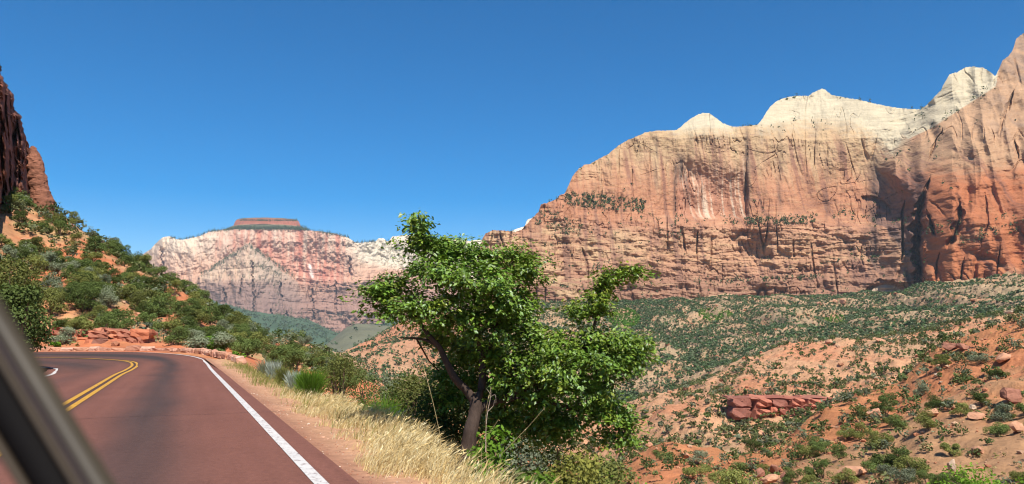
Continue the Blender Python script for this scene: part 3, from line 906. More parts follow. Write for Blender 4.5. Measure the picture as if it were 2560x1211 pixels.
fsb = np.interp(fy2, [540, 600, 640, 690, 700, 760, 775, 850], [330, 210, 190, 160, 130, 80, 40, 0])
Dfar = fd0 + fsb
# pyramid buttress standing in front of the wall
ridge_y = np.interp(FX, [470, 500, 560, 600, 616, 630, 660, 700, 740, 780], [740, 690, 648, 622, 610, 614, 636, 672, 700, 760]) + 5 * noise(FX / 14, 2.0)
inside = sst(-3, 5, FY - ridge_y) * sst(470, 520, FX) * (1 - sst(740, 800, FX))
prow = np.clip(1 - np.abs(FX - (622 + 0.03 * (FY - 600))) / 130, 0, 1)
Dfar = Dfar - inside * (150 * prow ** 1.0 + 0.9 * np.clip(FY - ridge_y, 0, 160))
s_, z_ = P(FX, FY, fd0)[..., 0], P(FX, FY, fd0)[..., 2]
Dfar = Dfar + 60 * fbm(s_ / 420, z_ / 600, 1.0, 3) + 26 * fbm(s_ / 70, z_ / 130, 2.0, 4) + 8 * fbm(s_ / 20, z_ / 26, 22.0, 3)
j1 = 1 - np.abs(noise(s_ / 60, z_ / 420, 4.0)) * 2
Dfar = Dfar + 30 * sst(0.75, 1.0, j1) * (0.10 + 0.9 * sst(660, 720, FY)) * sst(-0.1, 0.4, noise(s_ / 260, z_ / 200, 51.0))
j2 = 1 - np.abs(noise(s_ / 25, z_ / 160, 14.0)) * 2
Dfar = Dfar + 11 * sst(0.75, 1.0, j2) * sst(0.0, 0.4, noise(s_ / 160, z_ / 120, 61.0)) * (0.2 + 0.8 * sst(650, 720, FY))
fl = sst(640, 700, FY + 20 * wob)
zb = z_ + 22 * fbm(s_ / 400, z_ / 500, 5.0, 2)
for per, amp in ((55.0, 16), (22.0, 7)):
    ph = zb / per + noise(s_ / 300, z_ / 700, round(per)) * 0.9
    fr_ = ph % 1.0
    keep_ = 0.3 + 0.7 * sst(-0.1, 0.35, noise(s_ / 150, np.floor(ph) * 3.7, 12.0))
    Dfar = Dfar + amp * (0.2 + 0.8 * fl) * keep_ * (sst(0.7, 0.98, fr_) - 0.75 * fr_)
for pts, w_, A_ in (([(628, 650), (632, 690), (634, 770), (646, 815)], 2.2, 70), ([(608, 690), (600, 740)], 2.5, 70), ([(700, 705), (702, 745)], 2.5, 70), ([(678, 770), (682, 830)], 2.5, 80), ([(716, 780), (718, 830)], 2.5, 80), ([(402, 620), (412, 690)], 3, 60),
                    ([(560, 720), (566, 790)], 3, 60), ([(604, 780), (612, 830)], 3, 60), ([(872, 640), (878, 690)], 3, 60), ([(780, 720), (784, 800)], 2, 40), ([(838, 700), (840, 780)], 2.5, 40)):
    p_ = np.asarray(pts, float)
    A_ = A_ * 0.6; w_ = w_ * 0.8
    xc = np.interp(FY, p_[:, 1], p_[:, 0]) + 5 * fbm(FX / 20, FY / 16, 33.0, 3)
    Dfar = Dfar + A_ * np.exp(-((FX - xc) / w_) ** 4) * sst(p_[0, 1] - 6, p_[0, 1] + 10, FY) * (1 - sst(p_[-1, 1] - 8, p_[-1, 1] + 6, FY))
F3 = P(FX, FY, Dfar)
nl = fbm(s_ / 200, z_ / 200, 3.0, 4); ns = fbm(s_ / 120, z_ / 16, 8.0, 4); nst = fbm(s_ / 22, z_ / 420, 6.0, 4)
cr_ = lin(208, 186, 160); pk = lin(188, 130, 106); rd_ = lin(170, 100, 80); pu = lin(140, 106, 92); gr = lin(198, 180, 158)
c = E1(0 * nl) + lin(192, 150, 122)
t_ = E1(1 - sst(600, 690, FY + 20 * nl + 10 * nst)); c = c * (1 - t_) + cr_ * t_
mid = sst(510, 570, FX + 20 * nl) * (1 - sst(840, 890, FX + 20 * nl)) * (1 - sst(690, 740, FY))
t_ = E1(mid * np.clip(0.75 + 0.5 * nst, 0, 1)); c = c * (1 - t_) + pk * t_
t_ = E1(mid * sst(-0.1, 0.8, nst * 0.7 + 0.7 * nl) * 0.7); c = c * (1 - t_) + rd_ * t_
t_ = E1(mid * sst(0.0, 0.7, -nst * 0.6 + 0.5 * ns) * 0.5); c = c * (1 - t_) + cr_ * t_
t_ = E1(sst(690, 750, FY + 20 * nl) * 0.85); c = c * (1 - t_) + pu * (1 + 0.1 * E1(ns)) * t_
pyr = inside * sst(800, 700, FX)
t_ = E1(pyr * (1 - sst(690, 730, FY)) * 0.62); c = c * (1 - t_) + lin(186, 166, 138) * t_
t_ = E1(pyr * sst(622, 650, FX) * (1 - sst(730, 780, FY)) * 0.45); c = c * (1 - t_) + lin(160, 142, 124) * t_
t_ = E1(pyr * sst(690, 720, FY) * 0.8); c = c * (1 - t_) + lin(130, 104, 92) * t_
t_ = E1(sst(880, 920, FX) * (1 - sst(640, 670, FY - 0.18 * (FX - 900) + 14 * nl))); c = c * (1 - t_) + lin(214, 198, 172) * t_
t_ = E1(np.exp(-((FX - (770 + 0.2 * (FY - 640))) / 4) ** 2) * sst(655, 665, FY) * (1 - sst(690, 700, FY))); c = c * (1 - t_) + lin(244, 222, 204) * t_
c = c * (1 + 0.09 * E1(nl) + 0.07 * E1(ns) + 0.04 * E1(nst))
back = []
for dd, dz in ((80, -5), (400, -30), (1500, -200)):
    b_ = F3[:, -1].copy() * (1 + dd / 4300.0); b_[:, 2] = F3[:, -1, 2] + dz; back.append(b_)
FG = np.concatenate([F3, np.stack(back, 1)], 1); FC = np.concatenate([c, np.repeat(c[:, -1:], 3, 1)], 1) * 1.22
far_cliff = grid_obj('cliff', FG, M_FAR, np.clip(FC, 0.01, 0.85), False, kind='structure', label='distant pale and pink canyon wall at the head of the valley', category='cliff')

# flat red mesa on top of the distant wall: a closed, rounded block
mx = np.linspace(0, 2 * np.pi, 120)
MD = 4950
cx_, cy_ = P(669, 560, MD)[0], float(MD)
hw = 80 / FPX * MD
prof = [(1.5, P(669, 640, MD)[2]), (1.30, P(669, 577, MD)[2]), (1.12, P(669, 570, MD)[2]), (1.02, P(669, 566, MD)[2]), (1.0, P(669, 560, MD)[2]), (0.965, P(669, 554, MD)[2]), (0.93, P(669, 551, MD)[2]), (0.0, P(669, 550, MD)[2])]
rowsM, colM = [], []
for r_, zz in prof:
    rr_ = hw * r_ * (1 + 0.05 * noise(np.cos(mx) * 3, np.sin(mx) * 3, 2.0) + 0.03 * noise(np.cos(mx) * 9, np.sin(mx) * 9, 2.0))
    rowsM.append(np.stack([cx_ + rr_ * np.cos(mx), cy_ + rr_ * 0.6 * np.sin(mx), zz + 0 * mx], -1))
    colM.append(np.broadcast_to(lin(184, 114, 90) if 0.94 < r_ < 1.1 else lin(112, 112, 84), (120, 3)))
grid_obj('mesa', np.stack(rowsM, 1), M_FAR, np.stack(colM, 1), False, kind='structure', label='flat topped red mesa crowning the distant wall', category='mesa')

# ------------------------------------------------------------------ dark crag at the left
CU, CV = 180, 210
cy = np.linspace(930, 40, CV)
xr = np.interp(cy, [40, 120, 165, 200, 232, 246, 268, 284, 318, 336, 360, 372, 400, 440, 470, 505, 540, 560], [-30, -18, 0, 8, 28, 36, 30, 50, 56, 62, 68, 74, 92, 106, 116, 128, 142, 150]) + 7 * noise(cy / 16, 2.0) + 4 * noise(cy / 6, 5.0) + 3 * (((cy / 27) % 1.0) ** 3)
cu = np.linspace(0, 1, CU)
CX = -330 + (xr[None] + 330) * cu[:, None]
CYg = cy[None] + 0 * CX
Dc = np.interp(CX, [-330, 0, 60, 140, 160], [52, 88, 112, 150, 160])
qx = P(CX, CYg, Dc)
s_ = CX * 0.13; z_ = qx[..., 2]
blocks = fbm(s_ / 3.2, z_ / 9.0, 1.0, 4)
Dc = Dc + 7.0 * blocks + 2.4 * fbm(s_ / 1.2, z_ / 1.6, 3.0, 3)
jn = 1 - np.abs(noise(s_ / 2.2, z_ / 14, 4.0)) * 2
Dc = Dc + 4.0 * sst(0.7, 1.0, jn)
fr_ = (z_ / 3.4 + noise(s_ / 6, 1.0) * 0.5) % 1.0
Dc = Dc + 0.8 * (fr_ ** 3)
Dc = Dc + 7 * sst(0.93, 1.0, cu)[:, None] ** 2
CG = P(CX, CYg, Dc)
# wrap round the end and back so that the crag is solid
e_ = CG[-1:].copy(); e2_ = e_ * 1.10 + np.array([-3, 0, -1.0]); e3_ = e_ * 1.3 + np.array([-60, 0, -8.0])
CG = np.concatenate([CG, e2_, e3_], 0)
topw = sst(330, 60, np.concatenate([CYg, CYg[-1:], CYg[-1:]], 0)) * (1 - sst(0.80, 0.97, np.linspace(0, 1, CU + 2)))[:, None]
CG[..., 2] -= topw * (4.0 + 5.0 * noise(np.linspace(0, 5, CU + 2), 3.3)[:, None] + 1.5 * noise(np.linspace(0, 16, CU + 2), 6.3)[:, None])
nl = fbm(CG[..., 0] / 4, CG[..., 2] / 5, CG[..., 1] / 4, 4)
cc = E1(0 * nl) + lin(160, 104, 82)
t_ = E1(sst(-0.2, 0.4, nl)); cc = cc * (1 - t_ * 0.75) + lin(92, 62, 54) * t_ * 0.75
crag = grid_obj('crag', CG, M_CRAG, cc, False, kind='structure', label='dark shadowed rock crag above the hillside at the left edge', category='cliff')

# sunlit pinnacle in front of the crag's end
pn = np.linspace(0, 2 * np.pi, 48)
pr = []
for k_, (py_, pxl, pxr) in enumerate([(545, 74, 134), (505, 78, 132), (470, 76, 120), (440, 71, 113), (410, 70, 106), (388, 71, 98), (374, 74, 93), (367, 78, 88), (365, 83, 84)]):
    a_ = P(pxl, py_, 104); b_ = P(pxr, py_, 104); r_ = (b_[0] - a_[0]) / 2; m_ = (a_ + b_) / 2
    pr.append((m_, r_))
kk = np.linspace(0, len(pr) - 1, 70)
ms = np.array([p[0] for p in pr]); rs = np.array([p[1] for p in pr])
PM = np.stack([np.interp(kk, range(len(pr)), ms[:, i]) for i in range(3)], -1); PR = np.interp(kk, range(len(pr)), rs)
bed = 1 + 0.07 * noise(PM[:, 2] * 1.4, 0.5) + 0.05 * (((PM[:, 2] * 0.9) % 1) ** 3)
PG = np.stack([PM[:, None, 0] + (PR * bed)[:, None] * np.cos(pn)[None] * (1 + 0.16 * noise(np.cos(pn) * 2, np.sin(pn) * 2, 3.0))[None], PM[:, None, 1] + 0.8 * (PR * bed)[:, None] * np.sin(pn)[None], PM[:, None, 2] + 0 * pn[None]], -1).transpose(1, 0, 2)
PG += 0.15 * fbm(PG[..., 0] * 1.3, PG[..., 2] * 1.8, PG[..., 1] * 1.3, 3)[..., None] * np.array([1, 1, 0.3])
nl = fbm(PG[..., 0], PG[..., 2] * 2, PG[..., 1], 3)
grid_obj('pinnacle', PG, M_CRAG, lin(150, 100, 78) * (1 + 0.3 * E1(nl)), False, kind='structure', label='sunlit orange rock pinnacle beside the dark crag', category='pinnacle')

# ------------------------------------------------------------------ shrub templates
def shrub_cloud(rng, n, leaf, r=0.62, lobes=9, tall=1.0, lr=(0.16, 0.30)):
    """leaf diamonds of a shrub one unit high: lobes of leaves round a dome"""
    th = rng.random(lobes) * 2 * np.pi
    zc = rng.uniform(0.22, 0.80, lobes)
    rad = r * np.sqrt(np.clip(1 - ((zc - 0.35) / 0.62) ** 2, 0.02, 1)) * rng.uniform(0.25, 0.85, lobes)
    c = np.stack([np.cos(th) * rad, np.sin(th) * rad, zc], -1)
    R_ = rng.uniform(lr[0], lr[1], lobes)
    k = rng.integers(0, lobes, n)
    d = unit(rng.normal(size=(n, 3)) + np.array([0, 0, 0.35]))
    p = c[k] + d * (R_[k] * rng.uniform(0.55, 1.08, n))[:, None] * np.array([1, 1, 0.85])
    p[:, 2] = np.clip(p[:, 2], 0.02, None) * tall
    nn = unit(d + 0.7 * rng.normal(size=(n, 3)) + np.array([0, 0, 0.5]))
    L = leaf_quads(p, nn, leaf * rng.uniform(0.7, 1.3, n), leaf * 0.6, rng)
    tone = np.repeat(rng.uniform(0.72, 1.28, (n, 1)), 3, 1) * rng.uniform(0.9, 1.1, (1, lobes, 1))[0][k]
    return L, tone, c


def shrub_mesh(name, seed, n, leaf, mat, **kw):
    rng = np.random.default_rng(seed)
    L, tone, c = shrub_cloud(rng, n, leaf, **kw)
    mb = MB()
    mb.leaves(L, tone, 0)
    for q in c[:6]:
        q = q * np.array([1, 1, kw.get('tall', 1.0)])
        pts = np.array([[0, 0, -0.08], [q[0] * 0.35, q[1] * 0.35, q[2] * 0.45], q])
        mb.tube(pts, [0.03, 0.02, 0.008], 4, lin(110, 90, 74), 1)
    return mb.mesh(name, [mat, M_BARK])


TPL = [shrub_mesh('shrub', 100 + i, 2800, 0.062, M_DARK, lobes=[7, 9, 11, 13][i % 4], r=[0.62, 0.72, 0.52, 0.66][i % 4], tall=[1, 0.9, 1.15, 1][i % 4]) for i in range(8)]
TPL_T = [shrub_mesh('tree_shrub', 140 + i, 2600, 0.056, M_DARK, lobes=14, r=0.42, tall=1.25, lr=(0.13, 0.22)) for i in range(3)]


def lo_templates(n, leaf, count, seed, **kw):
    out = []
    for i in range(count):
        rng = np.random.default_rng(seed + i)
        L, tone, c = shrub_cloud(rng, n, leaf, **kw)
        out.append((L, tone))
    return out


def stuff_mesh(name, p, size, cols, tpls, rng, mat, **props):
    """one object holding every small plant at points p"""
    mb = MB()
    k = rng.integers(0, len(tpls), len(p))
    for t, (L, tone) in enumerate(tpls):
        m = np.nonzero(k == t)[0]
        if not len(m): continue
        a = rng.random(len(m)) * 2 * np.pi
        ca, sa = np.cos(a), np.sin(a)
        Rm = np.zeros((len(m), 3, 3)); Rm[:, 0, 0] = ca; Rm[:, 0, 1] = -sa; Rm[:, 1, 0] = sa; Rm[:, 1, 1] = ca; Rm[:, 2, 2] = 1
        V = np.einsum('nij,lkj->nlki', Rm, L) * size[m][:, None, None, None] + p[m][:, None, None]
        C_ = cols[m][:, None, :] * tone[None]
        mb.leaves(V.reshape(-1, 4, 3), C_.reshape(-1, 3))
    o = link(name, mb.mesh(name, [mat]), None, kind='stuff', **props)
    return o


def thing(name, loc, label, category, group=None):
    o = bpy.data.objects.new(name, None)
    COL.objects.link(o)
    o.location = loc; o['label'] = label; o['category'] = category
    o.empty_display_size = 0.3
    if group: o['group'] = group
    return o


# ------------------------------------------------------------------ shrubs on the slopes
rng = np.random.default_rng(21)
BUSY_L = lambda X, Y: fbm(X / 7, Y / 7, 9.0, 3)


def dens_h(X, Y, zone, px):
    d = 0.68 * sst(-0.65, 0.3, BUSY_L(X, Y)) * sst(2.1, 3.0, zone) * (zone < 5.6)
    d = d * np.where(px > 640, 0.5, 1.0)
    d = d + 0.06 * (zone > 1.1) * (zone < 2.2) * (px > 330)
    return d * (px > -60) * (px < 900)


ph, zh_, vh = H.scatter(dens_h, rng)
sh = rng.uniform(0.7, 1.55, len(ph)) ** 1.35 * np.where(zh_ > 4.6, 1.1, 1.0) * 1.04


def dens_r(X, Y, zone, px):
    cl = fbm(X / 26, Y / 26, 19.0, 3)
    d = (0.05 + 0.05 * sst(-0.5, 0.6, cl)) * (zone > 1.6) * (zone < 3.4)
    c2 = fbm(X / 40, Y / 40, 23.0, 3) * 0.5 + 1.6 * (gully(X, Y) - 0.55)
    mid_ = (zone >= 3.4) & (zone < 8)
    d = d + mid_ * (0.030 + 0.07 * sst(0.0, 0.6, c2) + 0.08 * np.exp(-((zone - 5.1) / 0.5) ** 2)) * 1.1
    return d * (px > 600) * (px < 2640)


pr_, zr_, vr = R.scatter(dens_r, rng)
sr = np.where(zr_ < 3.4, rng.uniform(0.75, 1.6, len(pr_)) ** 1.5 * 1.35, 1.0 + 2.7 * rng.random(len(pr_)) ** 1.8)


def dens_t(X, Y, zone, px):
    c1 = fbm(X / 90, Y / 90, 29.0, 4) * 0.6 + 1.8 * (gully(X, Y) - 0.55)
    c2 = noise(X / 22, Y / 22, 3.0)
    base = 0.044 + 0.075 * sst(-0.3, 0.45, c1 + 0.3 * c2)
    base = base * (1 + 0.9 * np.exp(-((px - 1620) / 130) ** 2)) * np.where(px > 2330, 0.75, 1.0)
    base = base * np.where(px < 1150, 0.55, 1.0)
    return base * (zone > 8.2) * (zone < 11.15) * (px > 780) * (px < 2640)


pt_, zt_, vt = R.scatter(dens_t, rng)
st_ = (1.1 + 2.6 * rng.random(len(pt_)) ** 1.7) * 1.18
keep = vt > -6
pt_, st_ = pt_[keep], st_[keep]

# the individuals: the shrubs that show largest
allp = np.concatenate([ph, pr_]); alls = np.concatenate([sh, sr]); side = np.concatenate([np.zeros(len(ph)), np.ones(len(pr_))]); allz = np.concatenate([zh_, zr_])
vis = np.concatenate([vh, vr])
ax_, ay_ = proj(allp)
app = alls / allp[:, 1] * FPX
inframe = (ax_ > -15) & (ax_ < 2575) & (ay_ > 100) & (ay_ < 1225) & (vis > -0.5 * app)
hid_tree = (ax_ > 880) & (ax_ < 1600) & (ay_ > 640)
score = np.where(inframe & ~hid_tree & ~((ax_ < 70) & (ay_ > 800)), app, 0)
order = np.argsort(-score)
ind = order[:290]
ind = ind[score[ind] > 0]
rest = np.setdiff1d(np.arange(len(allp)), ind)
MATS = [(M_DARK, 'dark green'), (M_OLIVE, 'olive green'), (M_GREY, 'grey green')]


def zone_words(x, y, s):
    if s == 0:
        if y > 812 and x < 420: return 'near the roadside red ledge'
        if x > 620: return 'on the tan spur'
        if y > 800: return 'low on the left hillside'
        edge_y = np.interp(x, [a[0] for a in H4], [a[1] for a in H4])
        if y < edge_y + 26: return 'on the left hillside skyline'
        if y < edge_y + 90: return 'just below the left hillside skyline'
        return 'half way up the left hillside'
    if x < 1850: return 'on the low tan hump'
    if y < 960: return 'at the orange slope crest'
    if y < 1090: return 'in the middle orange slope'
    return 'low on the orange slope'


ORD = ['leftmost', 'second from left', 'third from left', 'fourth from left', 'fifth from left', 'sixth from left', 'seventh from left', 'eighth from left', 'ninth from left', 'tenth from left', 'eleventh from left', 'twelfth from left', 'thirteenth from left', 'fourteenth from left', 'fifteenth from left', 'sixteenth from left', 'seventeenth from left', 'eighteenth from left', 'nineteenth from left', 'twentieth from left', 'twenty-first from left', 'twenty-second from left', 'twenty-third from left', 'twenty-fourth from left', 'twenty-fifth from left', 'twenty-sixth from left', 'twenty-seventh from left', 'twenty-eighth from left']
named = {}
for i in ind:
    h = alls[i]; r1 = rng.random()
    tall = rng.random() < (0.22 if side[i] == 0 else 0.12)
    me = TPL_T[rng.integers(0, 3)] if tall else TPL[rng.integers(0, 8)]
    mi = 0 if r1 < 0.55 else (1 if r1 < 0.88 else 2)
    mat, tone = MATS[mi]
    o = bpy.data.objects.new('pinyon_shrub' if tall else 'juniper_shrub', me)
    COL.objects.link(o)
    o.material_slots[0].link = 'OBJECT'; o.material_slots[0].material = mat
    o.location = allp[i] - np.array([0, 0, 0.06 * h])
    w_ = h * rng.uniform(0.95, 1.3)
    o.scale = (w_, w_, h)
    o.rotation_euler = (0, 0, rng.random() * 6.28)
    where = zone_words(ax_[i], ay_[i], side[i])
    kind = 'upright' if tall else ('large' if app[i] > 62 else ('rounded' if app[i] > 46 else 'small'))
    o['category'] = 'shrub'
    o['group'] = f'shrubs {where}'
    named.setdefault((kind, tone, where), []).append((ax_[i], o))
for (kind, tone, where), L in named.items():
    L.sort(key=lambda q: q[0])
    for k, (_, o) in enumerate(L):
        if len(L) == 1: o['label'] = f'only {kind} {tone} shrub {where}'
        elif k == len(L) - 1: o['label'] = f'{kind} {tone} shrub {where}, rightmost of its like'
        elif k < 28: o['label'] = f'{kind} {tone} shrub {where}, {ORD[k]} of its like'
        else: o['label'] = f'{kind} {tone} shrub {where}, number {k + 1} from left'

LO60 = lo_templates(90, 0.20, 5, 300)
LO20 = lo_templates(11, 0.58, 6, 320, lobes=5)
LO30 = lo_templates(30, 0.34, 6, 330, lobes=7)
GREENS = np.array([lin(120, 132, 80, 0.78), lin(106, 124, 74, 0.78), lin(134, 138, 92, 0.78), lin(142, 150, 120, 0.78)])
GT = np.array([lin(110, 128, 94, 0.8), lin(98, 120, 86, 0.8), lin(126, 136, 102, 0.8), lin(106, 132, 82, 0.8)])
pick = lambda A, n: A[rng.integers(0, len(A), n)] * rng.uniform(0.75, 1.2, (n, 1))
rest = rest[(vis[rest] > -app[rest]) & (ax_[rest] > -120) & (ax_[rest] < 2680)]
big_ = app[rest] > 30
rb, rs_ = rest[big_], rest[~big_]
stuff_mesh('scrub', allp[rb], alls[rb], pick(GREENS, len(rb)), LO60, rng, M_VERT, label='desert scrub filling the gaps between the larger shrubs', category='scrub')
stuff_mesh('scrub', allp[rs_], alls[rs_], pick(GREENS, len(rs_)), LO30, rng, M_VERT, label='small desert scrub dotted over the tan middle slopes', category='scrub')
cols = pick(GT, len(pt_))
txp, typ = proj(pt_)
for cx0, cy0, rx0, ry0 in ((1785, 790, 45, 16), (2088, 800, 26, 12), (1560, 800, 40, 26), (1250, 1000, 60, 30)):
    m = ((txp - cx0) / rx0) ** 2 + ((typ - cy0) / ry0) ** 2 < 1
    cols[m] = lin(108, 152, 62, 0.72) * rng.uniform(0.8, 1.2, (m.sum(), 1))
stuff_mesh('talus_scrub', pt_, st_, cols, LO20, rng, M_VERT, label='dense green scrub covering the talus below the big cliff', category='scrub')

# undergrowth: low tufts between the shrubs
pu_, _, vu = H.scatter(lambda X, Y, zone, px: 0.55 * sst(-0.2, 0.6, noise(X / 3, Y / 3, 4.0)) * (zone > 2.0) * (zone < 5.3) * (px > -60) * (px < 880), rng)
ok = vu > -3; pu_ = pu_[ok]
LOT = lo_templates(16, 0.42, 5, 340, lobes=4, tall=0.8)
TUFT = np.array([lin(186, 178, 112, 0.75), lin(150, 152, 96, 0.75), lin(168, 172, 138, 0.75), lin(206, 186, 130, 0.75)])
stuff_mesh('undergrowth', pu_, rng.uniform(0.22, 0.6, len(pu_)), pick(TUFT, len(pu_)), LOT, rng, M_VERT, label='low tufts of grass and brush on the left hillside', category='undergrowth')
pu2, _, vu = R.scatter(lambda X, Y, zone, px: (0.42 * (zone < 3.4) + 0.06 * (zone >= 3.4)) * sst(-0.2, 0.6, noise(X / 5, Y / 5, 4.0)) * (zone > 1.6) * (zone < 7.4) * (px > 1400) * (px < 2600), rng)
ok = vu > -3; pu2 = pu2[ok]
stuff_mesh('undergrowth', pu2, np.where(pu2[:, 1] < 200, rng.uniform(0.25, 0.75, len(pu2)), rng.uniform(0.5, 1.2, len(pu2))), pick(TUFT, len(pu2)), LOT, rng, M_VERT, label='low tufts of grass and brush on the orange slopes', category='undergrowth')

# valley head scrub
pv, _, vv = Fh.scatter(lambda X, Y, zone, px: np.where(zone > 2.9, 0.0024, 0.0005) * (zone > 1.0) * (px > 560) * (px < 1200) * sst(-0.3, 0.4, noise(X / 90, Y / 90, 2.0)), rng)
ok = vv > -2; pv = pv[ok]
stuff_mesh('valley_scrub', pv, rng.uniform(7, 13, len(pv)), pick(GT * 0.9, len(pv)), LO20, rng, M_VERT, label='dark scrub on the far hills at the valley head', category='scrub')

# conifers and brush on the ledges of the cliffs
def conifer_tpl(seed, n):
    r = np.random.default_rng(seed)
    z = r.random(n) ** 0.8
    a = r.random(n) * 6.283
    rad = 0.30 * (1 - z) * (0.5 + 0.5 * r.random(n)) + 0.03
    p = np.stack([np.cos(a) * rad, np.sin(a) * rad, z], -1)
    L = leaf_quads(p, np.stack([np.cos(a), np.sin(a), 0.5 + 0 * a], -1), 0.30 * (1.1 - z), 0.24 * (1.1 - z), r)
    return L, np.repeat(r.uniform(0.7, 1.2, (n, 1)), 3, 1)


CON = [conifer_tpl(400 + i, 16) for i in range(4)]
gD = np.abs(np.gradient(D, axis=1)) / (np.abs(np.gradient(W3[..., 2], axis=1)) + 0.05)
bench = sst(0.9, 1.8, gD) * (1 - np.clip(dome * 1.2, 0, 1)) * sst(-0.15, 0.3, noise(WX / 40, WY / 22, 5.0)) * (WY < foot[:, None] - 6)
bench = bench * np.where(WX > 2300, 0.6, 1.0)
for (xa, ya, xb, yb, hw_, k_) in ((1430, 500, 1600, 518, 17, 6), (1350, 545, 1440, 575, 20, 1.6), (1872, 556, 2030, 552, 9, 7), (2080, 538, 2140, 530, 6, 2), (1740, 704, 2040, 696, 6, 4.0), (2060, 660, 2200, 648, 9, 1.5), (1600, 545, 1740, 600, 20, 0.7), (2330, 318, 2490, 218, 6, 1.6), (2400, 600, 2560, 560, 16, 0.8), (1850, 312, 1890, 310, 6, 4), (2090, 242, 2300, 272, 4, 2.0), (1930, 256, 2010, 238, 4, 2.0), (2330, 580, 2390, 560, 14, 1.6)):
    t = np.clip(((WX - xa) * (xb - xa) + (WY - ya) * (yb - ya)) / ((xb - xa) ** 2 + (yb - ya) ** 2), 0, 1)
    dist = np.hypot(WX - xa - t * (xb - xa), (WY - ya - t * (yb - ya)))
    bench = np.maximum(bench, k_ * (dist < hw_) * sst(-0.4, 0.4, noise(WX / 9, WY / 6, 6.0)))
I, J = np.nonzero(rng.random(bench.shape) < bench * 0.045)
pw = W3[I, J]
szw = rng.uniform(3.0, 6.5, len(pw))
mcon = rng.random(len(pw)) < 0.30
stuff_mesh('ledge_brush', pw[~mcon], szw[~mcon] * 0.8, pick(GT * 0.85, (~mcon).sum()), LO20, rng, M_VERT, label='green brush growing along the ledges of the big cliff', category='brush')
stuff_mesh('ledge_conifers', pw[mcon], szw[mcon] * 1.9, pick(GT * 0.7, mcon.sum()), CON, rng, M_VERT, label='dark conifers standing on the ledges of the big cliff', category='conifers')
# distant rim, mesa skirt and buttress
pts = []
for (xa, ya, xb, yb, hw_, n_, d_) in ((566, 573, 770, 573, 3.5, 420, None), (585, 570.5, 765, 571, 3.0, 420, 4750), (598, 552, 742, 553, 1.0, 200, 4800), (425, 597, 520, 582, 2.5, 60, None), (520, 580, 570, 575, 2, 60, None), (770, 577, 870, 593, 2.5, 90, None), (880, 606, 940, 606, 3, 50, None), (500, 690, 618, 614, 5, 170, None), (622, 614, 735, 695, 6, 200, None), (640, 660, 700, 690, 10, 60, None), (940, 610, 1040, 660, 24, 130, None), (560, 640, 700, 720, 40, 140, None), (560, 790, 860, 800, 30, 170, None), (640, 840, 780, 840, 12, 160, None)):
    t = rng.random(n_)
    x = xa + t * (xb - xa) + rng.normal(size=n_) * hw_ * 0.5; y = ya + t * (yb - ya) + rng.normal(size=n_) * hw_ * 0.5
    if d_:
        pts.append(P(x, y, d_))
    else:
        i = np.clip(np.searchsorted(fx, x), 0, FU - 1)
        f_ = np.clip((ffoot[i] - y) / (ffoot[i] - frim[i]), 0, 1)
        j = np.clip((f_ * (FV - 1)).round().astype(int), 0, FV - 1)
        pts.append(F3[i, j])
pf = np.concatenate(pts)
stuff_mesh('far_conifers', pf, rng.uniform(10, 22, len(pf)), pick(GT * 0.7, len(pf)), CON, rng, M_VERT, label='dark conifers on the rim and ledges of the distant wall', category='conifers')

# ------------------------------------------------------------------ boulders, rubble, rock ledges, kerb wall
def rock_tpl(seed, sub=2, flat=0.8, cuts=13):
    import bmesh
    bm = bmesh.new()
    bmesh.ops.create_icosphere(bm, subdivisions=sub, radius=0.5)
    V = np.array([v.co[:] for v in bm.verts]); T = np.array([[v.index for v in f.verts] for f in bm.faces])
    bm.free()
    r = np.random.default_rng(seed)
    for k in range(cuts):
        n = unit(r.normal(size=3)); dd = r.uniform(0.20, 0.40)
        ex = np.clip(V @ n - dd, 0, None)
        V = V - ex[:, None] * n * 0.92
    V += 0.05 * fbm(V[:, 0] * 4 + seed, V[:, 1] * 4, V[:, 2] * 4, 3)[:, None] * unit(V)
    V[:, 2] *= flat
    return V, T


ROCKS = []
for i in range(7):
    V, T = rock_tpl(500 + i, 3, [0.7, 0.85, 0.6, 0.95, 0.75, 0.55, 1.0][i])
    tone = (1 + 0.18 * fbm(V[:, 0] * 3, V[:, 1] * 3, V[:, 2] * 8, 3))[:, None] * lin(204, 150, 116)
    ROCKS.append(raw_mesh('boulder', V, tris=T, mats=[M_STONE], col=tone))
ROCKS_W = []
for i in range(3):
    V, T = rock_tpl(520 + i, 3, 0.7)
    ROCKS_W.append(raw_mesh('boulder', V, tris=T, mats=[M_STONE], col=(1 + 0.1 * fbm(V[:, 0] * 3, V[:, 1] * 3, V[:, 2] * 3, 3))[:, None] * lin(206, 178, 150)))
ROCKS_B = []
for i in range(3):
    V, T = rock_tpl(530 + i, 3, 0.75)
    ROCKS_B.append(raw_mesh('boulder', V, tris=T, mats=[M_STONE], col=(1 + 0.2 * fbm(V[:, 0] * 3, V[:, 1] * 3, V[:, 2] * 3, 3))[:, None] * lin(164, 112, 90)))

